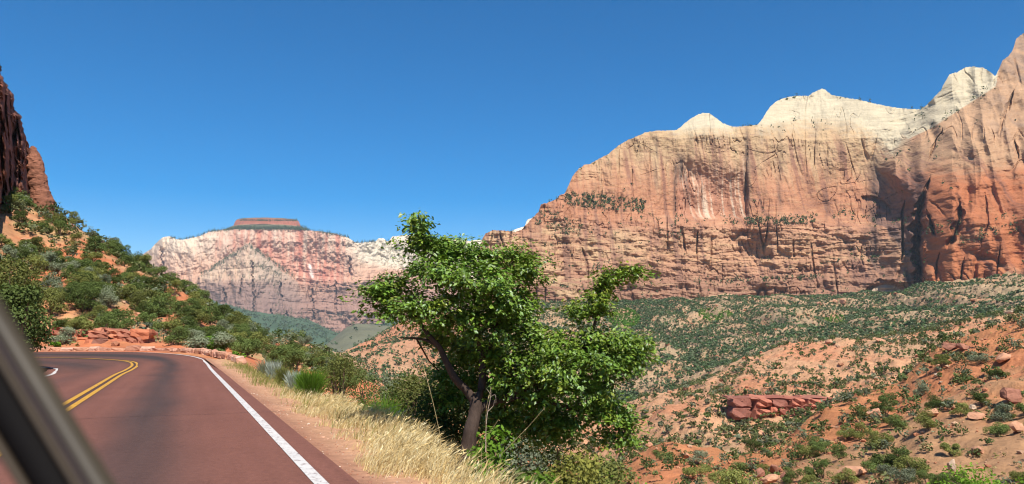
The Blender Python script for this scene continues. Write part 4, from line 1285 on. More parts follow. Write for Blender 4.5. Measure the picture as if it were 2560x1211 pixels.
BOULD = [  # photo x, y of its base, width and height in photo pixels, surface, tone, label
    (2384, 880, 46, 26, R, 1, 'wide dark red boulder at the crest of the orange slope'),
    (2412, 884, 36, 22, R, 1, 'rounded boulder leaning on the wide dark red one at the orange crest'),
    (2512, 912, 46, 28, R, 0, 'blocky brown boulder on the upper orange slope under a pinyon shrub'),
    (2535, 1018, 76, 56, R, 1, 'biggest boulder on the orange slope, brown, cut by the right photo edge'),
    (2432, 1030, 26, 18, R, 2, 'pale cream boulder on the orange slope below the biggest brown one'),
    (2448, 1052, 46, 22, R, 0, 'flat topped tan boulder just below the pale cream boulder'),
    (2336, 1046, 44, 30, R, 0, 'rounded tan boulder with a shrub on either side in the middle orange slope'),
    (2190, 1052, 40, 34, R, 0, 'leaning tan slab left of the rounded boulder on the orange slope'),
    (2138, 1196, 70, 38, R, 0, 'large pale orange boulder low on the slope near the bottom edge'),
    (2384, 1190, 24, 44, R, 2, 'upright grey boulder behind the bright green treetop at lower right'),
    (2446, 1146, 36, 26, R, 0, 'smooth tilted boulder on the lower orange slope'),
    (2548, 1092, 44, 34, R, 0, 'tan boulder at the right photo edge half way down the orange slope'),
    (1905, 1106, 30, 22, R, 0, 'rounded boulder in the shrubby hollow below the red ledge'),
    (2192, 954, 18, 12, R, 2, 'small white boulder on the crest of the orange slope'),
    (2345, 946, 18, 12, R, 2, 'white boulder on the orange slope left of the pinyon shrub'),
    (2350, 962, 14, 10, R, 2, 'lowest of the two white boulders left of the pinyon shrub'),
    (2074, 864, 34, 18, R, 0, 'tan boulder on top of the middle ridge'),
    (2202, 858, 26, 12, R, 0, 'flat boulder on the shoulder of the middle ridge'),
    (2110, 766, 20, 28, R, 0, 'tall block of fallen rock at the foot of the big cliff'),
    (2086, 762, 14, 18, R, 0, 'shorter block beside the tall fallen block at the cliff foot'),
    (2050, 764, 18, 12, R, 0, 'low block leftmost of three below the cliff foot'),
    (2445, 776, 26, 14, R, 0, 'large rock on the green talus below the right buttress'),
    (2436, 756, 18, 10, R, 0, 'rock with dark underside high on the talus below the right buttress'),
    (2524, 788, 26, 12, R, 2, 'pale boulder on the talus just above the orange crest'),
    (1716, 1152, 34, 22, R, 0, 'brown boulder on the low tan hump right of the leafy tree'),
    (1622, 1124, 18, 22, R, 0, 'grey tan boulder on the top of the low tan hump'),
    (1970, 1206, 40, 30, R, 1, 'dark red boulder at the bottom edge below the shrubby hollow'),
    (1900, 1200, 34, 34, R, 1, 'broken red rock at the bottom edge left of the dark boulder'),
    (1940, 1186, 36, 30, R, 1, 'upper dark red rock of the broken group at the bottom edge'),
    (1925, 1212, 44, 30, R, 0, 'orange rock between the dark rocks of the broken group at the bottom edge'),
    (1880, 1172, 26, 26, R, 1, 'uppermost left rock of the broken red group at the bottom edge'),
    (284, 628, 42, 28, H, 1, 'smooth brown boulder on the skyline of the left hillside'),
    (248, 612, 16, 12, H, 1, 'small boulder up the ridge from the smooth skyline boulder'),
    (536, 782, 22, 16, H, 0, 'tan boulder on the left ridge where it meets the far wall'),
    (504, 776, 22, 14, H, 0, 'flat boulder just up the ridge from the tan one'),
    (150, 690, 24, 14, H, 0, 'flat tan rock half way up the left hillside'),
    (60, 606, 26, 16, H, 0, 'pale rock slab high on the left hillside near the photo edge'),
    (205, 738, 18, 12, H, 0, 'orange rock in a bare patch of the left hillside'),
    (420, 862, 30, 14, H, 1, 'low red rock behind the stone kerb wall'),
    (612, 874, 16, 12, H, 0, 'rounded rock on the slope right of the bright green bush'),
    (365, 838, 24, 20, H, 0, 'tan rock at the end of the roadside ledge'),
    (480, 806, 18, 12, H, 0, 'small tan rock below the flat ridge boulder'),
]
for (bx, by, bw, bh, S, tn, lab) in BOULD:
    p = S.hit(bx, by)
    if p is None: continue
    m_per = p[1] / FPX
    me = [ROCKS, ROCKS_B, ROCKS_W][tn]
    o = link('boulder', me[rng.integers(0, len(me))], None, label=lab, category='boulder', group='boulders on the slopes')
    w_, h_ = bw * m_per * 1.12, bh * m_per
    o.location = p + np.array([0, 0.25 * w_, h_ * 0.36])
    o.scale = (w_, w_ * rng.uniform(0.7, 1.0), h_ * 1.35)
    o.rotation_euler = (rng.uniform(-.2, .2), rng.uniform(-.2, .2), rng.random() * 6.28)

# rubble: small stones nobody could count
mb = MB()
small = [rock_tpl(560 + i, 1, 0.7, 4) for i in range(5)]
p1, z1, v1 = R.scatter(lambda X, Y, zone, px: (0.34 * (zone < 3.5) + 0.012 * (zone >= 3.5)) * sst(-0.3, 0.5, noise(X / 9, Y / 9, 14.0)) * (zone > 1.6) * (zone < 11) * (px > 1400) * (px < 2600), rng)
p2, z2, v2 = H.scatter(lambda X, Y, zone, px: 0.22 * (zone > 1.6) * (zone < 5.2) * (px > -60) * (px < 880) * sst(-0.2, 0.5, noise(X / 4, Y / 4, 14.0)), rng)
for pp, vv_, big in ((p1, v1, 1.0), (p2, v2, 0.7)):
    pp = pp[vv_ > -2]
    sz = (0.16 + 0.9 * rng.random(len(pp)) ** 5 + 0.18 * rng.random(len(pp))) * big * np.where(pp[:, 1] > 200, 3.2, 1.0) * np.where(pp[:, 1] > 450, 1.6, 1.0)
    kk = rng.integers(0, 5, len(pp))
    tone = np.array([lin(200, 146, 110), lin(190, 126, 92), lin(206, 164, 130), lin(178, 118, 88)])[rng.integers(0, 4, len(pp))] * rng.uniform(0.85, 1.12, (len(pp), 1))
    for t in range(5):
        m = np.nonzero(kk == t)[0]
        V, T = small[t]
        a = rng.random(len(m)) * 6.283
        ca, sa = np.cos(a)[:, None], np.sin(a)[:, None]
        VV = np.stack([V[None, :, 0] * ca - V[None, :, 1] * sa, V[None, :, 0] * sa + V[None, :, 1] * ca, V[None, :, 2] + 0.15 + 0 * ca], -1) * sz[m][:, None, None] + pp[m][:, None]
        TT = T[None] + (np.arange(len(m)) * len(V))[:, None, None]
        mb.add(VV.reshape(-1, 3), T=TT.reshape(-1, 3), col=np.repeat(tone[m], len(V), 0))
link('rubble', mb.mesh('rubble', [M_STONE]), None, kind='stuff', label='loose stones and rubble scattered over the slopes', category='rubble')


def block_tpl(seed, n=4):
    """rough cuboid of unit size, edges worn"""
    import bmesh
    bm = bmesh.new()
    bmesh.ops.create_cube(bm, size=1.0)
    bmesh.ops.subdivide_edges(bm, edges=bm.edges[:], cuts=2, use_grid_fill=True)
    V = np.array([v.co[:] for v in bm.verts]); Q = [[v.index for v in f.verts] for f in bm.faces]
    bm.free()
    r = np.random.default_rng(seed)
    rr = np.abs(V).max(1, keepdims=True)
    e = np.sort(np.abs(V), 1)
    V = V * (1 - 0.07 * (e[:, 1:2] > 0.45) - 0.06 * (e[:, 0:1] > 0.45))
    V = V + r.normal(size=V.shape) * 0.05
    for k in range(3):
        nn = unit(r.normal(size=3)); V = V - np.clip(V @ nn - r.uniform(0.42, 0.55), 0, None)[:, None] * nn
    return V, np.array(Q)


BLK = [block_tpl(600 + i) for i in range(9)]


def blk_mesh(i, tone, mat=None):
    V, Q = BLK[i]
    c = (1 + 0.16 * fbm(V[:, 0] * 2 + i, V[:, 1] * 2, V[:, 2] * 5, 3))[:, None] * tone
    return raw_mesh('rock_block', V, quads=Q, mats=[mat or M_STONE], col=c)


RED_BLK = [blk_mesh(i, lin(*t)) for i, t in enumerate([(196, 122, 90), (186, 114, 84), (176, 114, 90), (204, 134, 100), (164, 102, 80), (194, 128, 98), (186, 122, 96), (198, 120, 86), (142, 96, 80)])]
DARK_BLK = [blk_mesh(i, lin(*t)) for i, t in enumerate([(188, 118, 94), (176, 108, 86), (168, 110, 90), (194, 126, 100), (160, 98, 80), (184, 120, 96), (178, 116, 94), (190, 114, 88), (152, 98, 82)])]
KERB_BLK = [blk_mesh(i, lin(*t)) for i, t in enumerate([(214, 162, 134), (206, 150, 122), (222, 178, 150), (198, 144, 118), (212, 158, 126), (226, 186, 160), (204, 146, 114), (216, 168, 142), (194, 138, 110)])]


def ledge(name, label, x0, x1, courses, d, px_m, jit, meshes, depth, dslope=0.0):
    """courses: list of (y_bottom, y_top, mean width in metres); blocks are parts"""
    root = thing(name, P((x0 + x1) / 2, courses[0][0], d), label, 'rock ledge')
    base = np.array(root.location)
    for ci, (yb, yt, bw) in enumerate(courses):
        xa = x0 + rng.uniform(0, 10)
        while xa < x1:
            w_ = bw * rng.uniform(0.55, 1.6)
            wp = w_ / (d / FPX)
            f = ((xa + wp / 2) - x0) / (x1 - x0)
            dd = d + dslope * f + rng.uniform(-jit, jit) + 0.10 * depth * ci
            cut = rng.uniform(-0.22, 0.18) * (yb - yt)
            lo, hi = P(xa + wp / 2, yb, dd), P(xa + wp / 2, yt + cut, dd)
            o = link('rock_block', meshes[rng.integers(0, len(meshes))], root)
            o.location = (lo + hi) / 2 + np.array([0, depth / 2, 0]) - base
            o.scale = (w_ * 1.04, depth, (hi[2] - lo[2]) * 1.06)
            o.rotation_euler = (rng.uniform(-.04, .04), rng.uniform(-.03, .03), rng.uniform(-.14, .14) * min(1.0, 2.5 / depth))
            xa += wp * rng.uniform(0.85, 1.05)
    return root


ledge('rock_ledge', 'layered red rock ledge beside the road behind the stone kerb wall', -60, 330, [(880, 852, 1.0), (854, 842, 1.3), (844, 824, 0.8)], 50.6, 1, 0.30, RED_BLK, 2.2)
ledge('rock_ledge', 'broken red ledge continuing right of the layered one below the hillside shrubs', 205, 338, [(874, 846, 0.9), (848, 826, 0.9)], 49.9, 1, 0.3, RED_BLK, 1.6)
d_mid = float(R.hit(1945, 1045)[1])
ledge('rock_ledge', 'long dark red rock ledge on the middle slope right of the leafy tree', 1828, 2056, [(1050, 1020, 4.6), (1024, 1000, 5.2), (1003, 995, 7.0)], d_mid, 1, 0.8, DARK_BLK, 12, 4.0)

# low stone kerb wall round the outside of the bend: each stone a part
WLn = offset_line(LO, 1.35)
k0 = int(np.argmin(np.hypot(WLn[:, 0] - P(604, 905, 34)[0], WLn[:, 1] - 34.5)))
WLn = WLn[k0:]
WLn = WLn[proj(WLn)[0] > -120]
seg = np.concatenate([[0], np.cumsum(np.linalg.norm(np.diff(WLn, axis=0), axis=1))])
kerb = thing('kerb_wall', WLn[len(WLn) // 2] - np.array([0, 0, 0.2]), 'low wall of pinkish stones along the outside of the road bend', 'wall')
kb_ = np.array(kerb.location)
a_ = 0.0
while a_ < seg[-1] - 0.4:
    w_ = rng.uniform(0.45, 1.15)
    m_ = np.array([np.interp(a_ + w_ / 2, seg, WLn[:, i]) for i in range(3)])
    t_ = np.array([np.interp(a_ + w_ / 2 + 0.2, seg, WLn[:, i]) for i in range(3)]) - m_
    o = link('stone', KERB_BLK[rng.integers(0, 9)], kerb)
    h_ = rng.uniform(0.30, 0.42)
    o.location = m_ - kb_ + np.array([0, 0, h_ / 2 - 0.10])
    o.scale = (w_ * 1.02, rng.uniform(0.38, 0.5), h_)
    o.rotation_euler = (rng.uniform(-.04, .04), rng.uniform(-.04, .04), math.atan2(t_[1], t_[0]) + rng.uniform(-.05, .05))
    a_ += w_

# ------------------------------------------------------------------ the big leafy tree
rng = np.random.default_rng(33)
TD = 11.0
BLOBS = [(1040, 558, 24, 20, -.1), (1052, 600, 44, 40, 0), (1085, 625, 50, 42, .1), (1130, 632, 56, 40, .2), (1182, 640, 52, 40, .1), (1090, 685, 76, 54, -.3), (1165, 705, 84, 60, -.4), (1226, 660, 40, 40, .2), (1296, 645, 48, 34, .3), (1312, 690, 58, 48, .1),
         (1250, 730, 78, 62, -.3), (1308, 752, 40, 44, .1), (985, 728, 56, 36, .1), (940, 752, 36, 40, 0), (995, 782, 62, 36, .0), (1060, 775, 76, 48, -.3), (1140, 800, 84, 56, -.2), (1230, 815, 84, 60, -.2), (1300, 830, 60, 60, .1),
         (1396, 872, 60, 38, .1), (1466, 852, 54, 36, .2), (1530, 862, 56, 42, .3), (1572, 872, 34, 34, .3), (1490, 905, 84, 50, 0), (1400, 920, 80, 56, -.2), (1340, 890, 70, 60, 0), (1545, 905, 50, 40, .2),
         (1488, 790, 28, 32, .2), (1492, 745, 22, 30, .2), (1508, 706, 24, 22, .2), (1545, 694, 24, 13, .2), (1590, 690, 24, 11, .1), (1440, 785, 13, 28, .3), (1290, 930, 80, 54, .0), (1270, 990, 66, 54, .5), (1350, 985, 84, 54, .2), (1440, 980, 70, 46, .0), (1478, 1020, 60, 34, .1),
         (1535, 1045, 52, 28, .1), (1562, 1075, 30, 34, .0), (1535, 1096, 34, 18, .1), (1430, 1050, 56, 34, .3), (1350, 1045, 60, 40, .4), (1220, 890, 70, 60, .4), (1250, 950, 60, 50, .6), (1150, 870, 60, 40, .8), (1155, 915, 50, 55, 1.1), (1125, 1000, 60, 50, 1.2), (1250, 1040, 70, 50, .9), (1330, 1075, 60, 34, .6), (1105, 850, 50, 30, .4), (1180, 955, 40, 40, .9), (1110, 940, 50, 40, 1.3), (1400, 1090, 50, 24, .5), (1600, 870, 20, 20, .3), (1590, 905, 24, 24, .2), (1500, 960, 60, 40, .1)]
tree = thing('leafy_tree', P(1178, 1085, TD - 0.2) * np.array([1, 1, 0]) + np.array([0, 0, -0.95]), 'bright green leafy tree with forked trunk leaning over the roadside slope', 'tree')
tb = np.array(tree.location)
mbt = MB()
bark = lin(84, 69, 60)


def limb(px, r0, r1, dep=0.0, sides=8):
    pts = np.array([P(x, y, TD + dd + dep) for x, y, dd in px])
    c = catmull(pts, 4 * len(pts))
    c = c + 0.012 * np.stack([noise(c[:, 2] * 5 + k * 9, c[:, 0] * 5, 0.5) for k in range(3)], -1)
    mbt.tube(c - tb, np.linspace(r0, r1, len(c)), sides, bark * rng.uniform(0.9, 1.1), 0)
    return c


L0 = limb([(1158, 1250, -.2), (1166, 1150, -.2), (1172, 1105, -.2), (1178, 1075, -.2), (1186, 1040, -.15), (1190, 1004, -.1)], 0.13, 0.085, sides=12)
L1 = limb([(1190, 1010, -.1), (1165, 975, -.1), (1136, 945, -.15), (1116, 905, -.2), (1098, 868, -.2), (1075, 842, -.2), (1045, 800, -.1), (1010, 770, 0)], 0.066, 0.015, sides=10)
L2 = limb([(1188, 1008, -.1), (1203, 975, 0), (1207, 930, .05), (1204, 880, .05), (1196, 830, 0), (1190, 760, 0), (1170, 690, 0), (1110, 630, 0), (1050, 580, 0)], 0.06, 0.010, sides=10)
L3 = limb([(1192, 1030, -.1), (1220, 1010, 0), (1262, 995, .1), (1330, 960, .1), (1400, 920, .1), (1460, 870, .2), (1490, 800, .2), (1505, 720, .2), (1560, 692, .2)], 0.06, 0.008, sides=10)
L4 = limb([(1200, 900, 0), (1240, 840, 0), (1280, 760, .1), (1305, 690, .2)], 0.045, 0.012)
L5 = limb([(1262, 995, .1), (1340, 1000, .1), (1430, 1020, .1), (1520, 1050, .1), (1560, 1085, .1)], 0.045, 0.010)
L6 = limb([(1098, 868, -.2), (1060, 850, 0), (1000, 845, .1)], 0.03, 0.008)
L7 = limb([(1400, 920, .1), (1480, 890, .1), (1560, 875, .3)], 0.03, 0.008)
L8 = limb([(1180, 720, 0), (1220, 670, .1), (1240, 640, .1)], 0.02, 0.006)
skel = np.concatenate([L1[10:], L2[10:], L3[10:], L4, L5, L6, L7, L8])
LV, LCc = [], []
mpp = TD / FPX
leafcol = []
for (bx, by, rx, ry, dd) in BLOBS:
    c = P(bx, by, TD + dd)
    rad = np.array([rx, 0.5 * (rx + ry) * 1.5, ry]) * mpp * 0.97
    area = rx * ry * math.pi
    nc_ = int(area / 560) + 6
    dirs = unit(rng.normal(size=(nc_, 3)) + np.array([0, -0.15, 0.15]))
    cen = c + dirs * rad * (rng.random(nc_) ** 0.40)[:, None]
    jb = int(np.argmin(((skel - c) ** 2).sum(-1)))
    mbt.tube(np.array([skel[jb], (skel[jb] + c) / 2 + rng.normal(size=3) * 0.03, c]) - tb, [0.016, 0.011, 0.006], 5, bark)
    for q, dr in zip(cen, dirs):
        mbt.tube(np.array([c + (q - c) * 0.1, c + (q - c) * 0.6 + rng.normal(size=3) * 0.02, q]) - tb, [0.006, 0.004, 0.002], 3, bark * 0.9)
        rc_ = rng.uniform(0.10, 0.19)
        ctone = rng.uniform(0.8, 1.2) * (np.array([1.40, 1.12, 1.0]) if rng.random() < 0.10 else np.array([1.0, 1.0, 1.0]))
        if bx > 1260 and by < 900: ctone = ctone * np.array([1.16, 1.07, 1.0])
        for _s in range(rng.integers(8, 13)):
            off_ = rng.normal(size=3) * np.array([0.62, 0.62, 0.30]) * rc_ + np.array([0, 0, 0.12 * rc_])
            sp = q + off_
            nl_ = rng.integers(5, 9)
            axis = unit(np.array([off_[0], off_[1], 0]) / rc_ + 0.5 * dr + np.array([0, 0, -0.45]) + 0.35 * rng.normal(size=3))
            p = sp + axis * rng.uniform(-0.07, 0.10, (nl_, 1)) + rng.normal(size=(nl_, 3)) * 0.026
            nrm = unit(np.array([0, 0, 1.0]) + 0.40 * dr + 0.45 * rng.normal(size=(nl_, 3)))
            LV.append((p, nrm, np.repeat(axis[None], nl_, 0)))
            leafcol.append(ctone * rng.uniform(0.65, 1.3, (nl_, 1)) * np.stack([rng.uniform(0.88, 1.2, nl_), np.ones(nl_), np.ones(nl_)], -1))
p = np.concatenate([a[0] for a in LV]); nrm = np.concatenate([a[1] for a in LV]); ax = np.concatenate([a[2] for a in LV]); tone = np.concatenate(leafcol)
n_ = len(p)
ll = rng.uniform(0.038, 0.088, n_); lw = ll * rng.uniform(0.45, 0.62, n_)
Q4 = leaf_quads(p, nrm, ll, lw, rng, axis=ax, fold=0.12)
base, lft, tip, rgt = Q4[:, 0], Q4[:, 1], Q4[:, 2], Q4[:, 3]
midr = (lft + rgt) / 2 - nrm * (lw * 0.16)[:, None]
V6 = np.stack([base, lft, tip, rgt, midr], 1)
ids = (np.arange(n_) * 5)[:, None]
QQ = np.concatenate([ids + np.array([[0, 1, 2, 4]]), ids + np.array([[0, 4, 2, 3]])])
mbl = MB()
mbl.add(V6.reshape(-1, 3) - tb, Q=QQ, col=np.repeat(tone, 5, 0))
link('trunk', mbt.mesh('trunk', [M_BARK], True), tree, label='grey brown forked trunk with its limbs and twigs')
link('crown', mbl.mesh('crown', [M_TREE]), tree, kind='stuff')

# ------------------------------------------------------------------ roadside bushes
rng = np.random.default_rng(44)


def bush(name, x, ybase, wpx, hpx, d, mat, style, label, n=1600, leaf=0.05, ground=None, category='shrub'):
    """a bush with stems and foliage; its top and width as in the photo, its foot on the ground"""
    m = d / FPX
    b = P(x, ybase, d)
    top = P(x, ybase - hpx, d)[2]
    if ground is None:
        gz = verge_z(b[0], b[1])[0] - 0.03
        gz = min(gz, b[2] + 0.1) if gz > b[2] - 2.5 else b[2] - 0.3
    else:
        gz = ground
    h = top - gz
    r = wpx * m / 2
    root = thing(name, (b[0], b[1], gz), label, category)
    stems, fol = MB(), MB()
    if style in ('broom', 'sage'):
        k = n
        a = rng.random(k) * 6.283; rr_ = r * np.sqrt(rng.random(k)) * 0.5
        foot_ = np.stack([np.cos(a) * rr_, np.sin(a) * rr_, rng.uniform(0.0, 0.5, k) * h], -1)
        ln = rng.uniform(0.35, 0.62, k) * h
        dirv = unit(np.stack([np.cos(a) * rr_ / r * 0.9, np.sin(a) * rr_ / r * 0.9, 0.9 + 0 * a], -1) + 0.22 * rng.normal(size=(k, 3)))
        mid_ = foot_ + dirv * ln[:, None] / 2
        Lq = leaf_quads(mid_, unit(np.cross(dirv, rng.normal(size=(k, 3)))), ln, leaf * 0.55, rng, axis=dirv * 30)
        fol.leaves(Lq, np.repeat(rng.uniform(0.7, 1.25, (k, 1)), 3, 1))
    else:
        lob = 12 if style == 'juniper' else 9
        if wpx > hpx * 1.6: lob += 8
        Lq, tone, c = shrub_cloud(rng, n, leaf / h, r=r / h * 0.95, lobes=lob, lr=(0.13, 0.24) if style == 'juniper' else (0.18, 0.32))
        Lq = Lq * h
        fol.leaves(Lq, tone)
        for q in c:
            q = q * h
            pts = np.array([[0, 0, -0.15], [q[0] * 0.3, q[1] * 0.3, q[2] * 0.4], [q[0] * 0.75, q[1] * 0.75, q[2] * 0.8], q])
            stems.tube(pts + rng.normal(size=(4, 3)) * 0.01, np.array([0.028, 0.02, 0.012, 0.005]) * max(h, 0.6), 5, lin(128, 104, 84))
    if style in ('broom', 'sage'):
        for k in range(9):
            a = rng.random() * 6.283
            stems.tube(np.array([[0, 0, -0.1], [math.cos(a) * r * 0.15, math.sin(a) * r * 0.15, h * 0.3], [math.cos(a) * r * 0.35, math.sin(a) * r * 0.35, h * 0.7]]), [0.01, 0.007, 0.003], 4, lin(140, 120, 80))
    link('stems', stems.mesh('stems', [M_BARK]), root)
    link('foliage', fol.mesh('foliage', [mat]), root)
    return root


bush('juniper_bush', 848, 1002, 92, 136, 20, M_OLIVE, 'juniper', 'upright olive juniper bush beside the road, left of the leafy tree', 3600, 0.055)
bush('oak_bush', 925, 1000, 110, 76, 18.5, M_DARK, 'leafy', 'rounded dark green bush just right of the upright olive juniper', 3000, 0.055)
bush('oak_bush', 985, 990, 80, 66, 19, M_GREY, 'leafy', 'blue green bush between the rounded dark bush and the branchy juniper', 2000, 0.06)
bush('juniper_bush', 1060, 1058, 130, 186, 14.5, M_OLIVE, 'juniper', 'branchy olive juniper directly left of the leafy tree trunk', 5200, 0.05)
bush('juniper_bush', 1010, 1040, 70, 130, 15.5, M_DARK, 'juniper', 'narrow dark juniper left of the branchy one, behind the bright green brush', 2400, 0.05)
bush('rabbitbrush', 955, 1036, 92, 54, 14, M_BRIGHT, 'broom', 'low bright green brush at the edge of the dry grass', 1500, 0.02)
bush('rabbitbrush', 775, 990, 84, 72, 17.5, M_BRIGHT, 'broom', 'tall bright green brush left of the upright olive juniper', 1900, 0.022)
bush('sagebrush', 735, 962, 44, 40, 19.5, M_SAGE, 'sage', 'pale silvery sagebrush left of the tall bright green brush', 600, 0.02)
bush('sagebrush', 684, 932, 46, 34, 24, M_SAGE, 'sage', 'silvery sagebrush farther along the road near the kerb end', 500, 0.024)
bush('rabbitbrush', 708, 948, 40, 40, 21, M_OLIVE, 'broom', 'yellow olive grass clump between the two sagebrushes', 600, 0.022)
bush('sagebrush', 660, 918, 34, 26, 27, M_GREY, 'sage', 'small grey green brush at the end of the kerb wall', 360, 0.026)
bush('round_bush', 516, 882, 92, 50, 47.5, M_BRIGHT, 'leafy', 'bright green domed bush behind the kerb wall where the road turns', 2600, 0.14, ground=None)
bush('low_bush', 590, 902, 50, 26, 40, M_BRIGHT, 'leafy', 'low bright green bush at the end of the kerb wall', 900, 0.12)
bush('low_bush', 548, 892, 40, 22, 44, M_DARK, 'leafy', 'low dark green bush behind the kerb wall right of the domed bush', 700, 0.12)
bush('low_bush', 140, 874, 30, 24, 48, M_BRIGHT, 'leafy', 'small bright bush in front of the layered red ledge', 600, 0.12, ground=P(140, 874, 48)[2])
bush('low_bush', 70, 872, 44, 30, 47.5, M_DARK, 'leafy', 'dark bush in front of the red ledge next to the window pillar', 700, 0.12, ground=P(70, 874, 47.5)[2])
bush('leafy_bush', 1120, 1098, 120, 66, 12.3, M_DARK, 'leafy', 'dark leafy undergrowth bush at the foot of the leafy tree, left of its trunk', 1800, 0.07)
bush('leafy_bush', 1105, 1060, 120, 130, 12.6, M_DARK, 'leafy', 'dark shaded bush behind the left limb of the leafy tree', 2600, 0.065)
bush('leafy_bush', 1270, 1100, 150, 130, 12.2, M_DARK, 'leafy', 'dark shaded undergrowth under the crown right of the tree trunk', 3200, 0.065)
bush('leafy_bush', 1400, 1120, 160, 110, 12.4, M_DARK, 'leafy', 'dark shaded bush below the middle of the tree crown', 3000, 0.065)
bush('leafy_bush', 1240, 1160, 120, 100, 9.4, M_BRIGHT, 'leafy', 'bright leafy bush at the dry grass edge, right of the tree trunk', 1500, 0.07)
bush('sagebrush', 1302, 1145, 84, 76, 9.2, M_GREY, 'juniper', 'grey green sage bush below the leafy tree crown', 2000, 0.04)
bush('leafy_bush', 1300, 1235, 130, 120, 7.8, M_DARK, 'leafy', 'dark green leafy bush beside the dry grass at the bottom edge', 1700, 0.07)
bush('juniper_bush', 1420, 1235, 190, 140, 7.9, M_YOLIVE, 'juniper', 'yellow olive bush at the bottom edge below the leafy tree', 7500, 0.045)
bush('juniper_bush', 1495, 1215, 120, 116, 9.0, M_OLIVE, 'juniper', 'brownish olive bush right of the yellow olive one under the tree', 4000, 0.05)
bush('leafy_bush', 1345, 1240, 100, 70, 7.2, M_BRIGHT, 'leafy', 'bright green sprigs at the bottom edge in front of the yellow olive bush', 900, 0.06)
bush('rabbitbrush', 1490, 1240, 60, 80, 8.8, M_PALE, 'broom', 'straw coloured dead brush at the bottom edge right of the olive bush', 400, 0.012)
bush('leafy_bush', 1540, 1250, 90, 90, 8.6, M_BRIGHT, 'leafy', 'yellow green bush at the bottom edge right of the straw coloured brush', 900, 0.055)
bush('round_bush', 1855, 1240, 120, 74, 28, M_OLIVE, 'juniper', 'rounded green treetop at the bottom edge below the middle ledge', 2600, 0.10, ground=P(1855, 1240, 28)[2] - 1.2)
bush('round_bush', 2440, 1250, 210, 78, 26, M_BRIGHT, 'leafy', 'bright green treetop at the bottom edge in the lower right corner', 3800, 0.11, ground=P(2440, 1250, 26)[2] - 1.0)
bush('round_bush', 2555, 1250, 90, 62, 27, M_BRIGHT, 'leafy', 'smaller green treetop cut by the lower right photo corner', 1800, 0.11, ground=P(2555, 1250, 27)[2] - 1.0)
# trees inside the bend, at the left photo edge
g0 = 0.3
bush('bank_tree', 48, 930, 150, 242, 29.5, M_DARK, 'juniper', 'dark green tree at the left photo edge above the window pillar', 5200, 0.14, ground=0.0, category='tree')
bush('bank_tree', 20, 800, 150, 160, 44, M_OLIVE, 'leafy', 'olive green tree behind the dark green one at the left photo edge', 4200, 0.17, ground=0.6, category='tree')
bush('bank_tree', -60, 960, 150, 190, 28.5, M_DARK, 'leafy', 'dark tree on the bank inside the bend, cut by the left photo edge', 3200, 0.14, ground=0.1, category='tree')

# ------------------------------------------------------------------ grass on the verge
rng = np.random.default_rng(55)


def grass(name, pts, hgt, width, lean, col, label, **kw):
    n = len(pts)
    a = rng.random(n) * 6.283
    side_ = np.stack([np.cos(a), np.sin(a), 0 * a], -1)
    ld = lean[None] + 0.45 * rng.normal(size=(n, 3)) * np.array([1, 1, 0.1])
    p0 = pts; h = hgt[:, None]
    p1 = p0 + np.array([0, 0, 1.0]) * h * 0.55 + ld * h * 0.20
    p2 = p0 + np.array([0, 0, 1.0]) * h * 0.92 + ld * h * 0.62
    w = width[:, None]
    V = np.stack([p0 - side_ * w * .5, p0 + side_ * w * .5, p1 + side_ * w * .4, p1 - side_ * w * .4, p2], 1)
    ids = (np.arange(n) * 5)[:, None]
    mb = MB()
    mb.add(V.reshape(-1, 3), Q=ids + np.array([[0, 1, 2, 3]]), T=ids + np.array([[3, 2, 4]]), col=np.repeat(col, 5, 0))
    # seed heads
    m = rng.random(n) < 0.22
    Lq = leaf_quads(p2[m] - (p2[m] - p1[m]) * 0.15, rng.normal(size=(m.sum(), 3)), hgt[m] * 0.30, width[m] * 1.9, rng, axis=(p2[m] - p1[m]) * 20)
    mb.leaves(Lq, col[m] * 1.08)
    return link(name, mb.mesh(name, [M_GRASS]), None, kind='stuff', label=label, category='grass', **kw)


def verge_points(n, tlo, thi, alo, ahi, pw=1.0):
    al = alo + (ahi - alo) * rng.random(n) ** pw
    t = tlo + (thi - tlo) * rng.random(n)
    i = np.interp(al, np.linspace(-16, 41, NV), np.arange(NV))
    i0 = np.clip(i.astype(int), 0, NV - 2); f = i - i0
    j = np.interp(t, ts, np.arange(len(ts))); j0 = np.clip(j.astype(int), 0, len(ts) - 2); g = j - j0
    p = VG[i0, j0] * ((1 - f) * (1 - g))[:, None] + VG[i0 + 1, j0] * (f * (1 - g))[:, None] + VG[i0, j0 + 1] * ((1 - f) * g)[:, None] + VG[i0 + 1, j0 + 1] * (f * g)[:, None]
    return p, t, al


WIND = np.array([0.75, 0.25, -0.1])
straw = np.array([lin(240, 214, 156), lin(226, 196, 134), lin(210, 178, 120), lin(244, 226, 178)])
p, t, al = verge_points(70000, 0.20, 2.6, 3.0, 19.0, 1.25)
pat = fbm(p[:, 0] * 1.1, p[:, 1] * 1.1, 3.0, 3)
kp = rng.random(len(p)) < np.clip(sst(0.55, 1.15, t + 0.55 * pat + 0.30 * (1 - sst(8, 11, al))) * (1 - 0.8 * sst(15, 19, al)), 0, 1)
p, t, al, pat = p[kp], t[kp], al[kp], pat[kp]
cr_t = np.interp(al, al_[:, 0], crest[:, 0])
kp = t < cr_t + np.interp(al, [3, 7.5, 9.5, 14], [0.05, 0.25, 0.6, 0.6]) + 0.2 * pat
p, t, al, pat, cr_t = p[kp], t[kp], al[kp], pat[kp], cr_t[kp]
hg = rng.uniform(0.06, 0.30, len(p)) * (0.40 + 0.70 * sst(-0.7, 0.2, t - cr_t)) * (1 + 0.3 * pat)
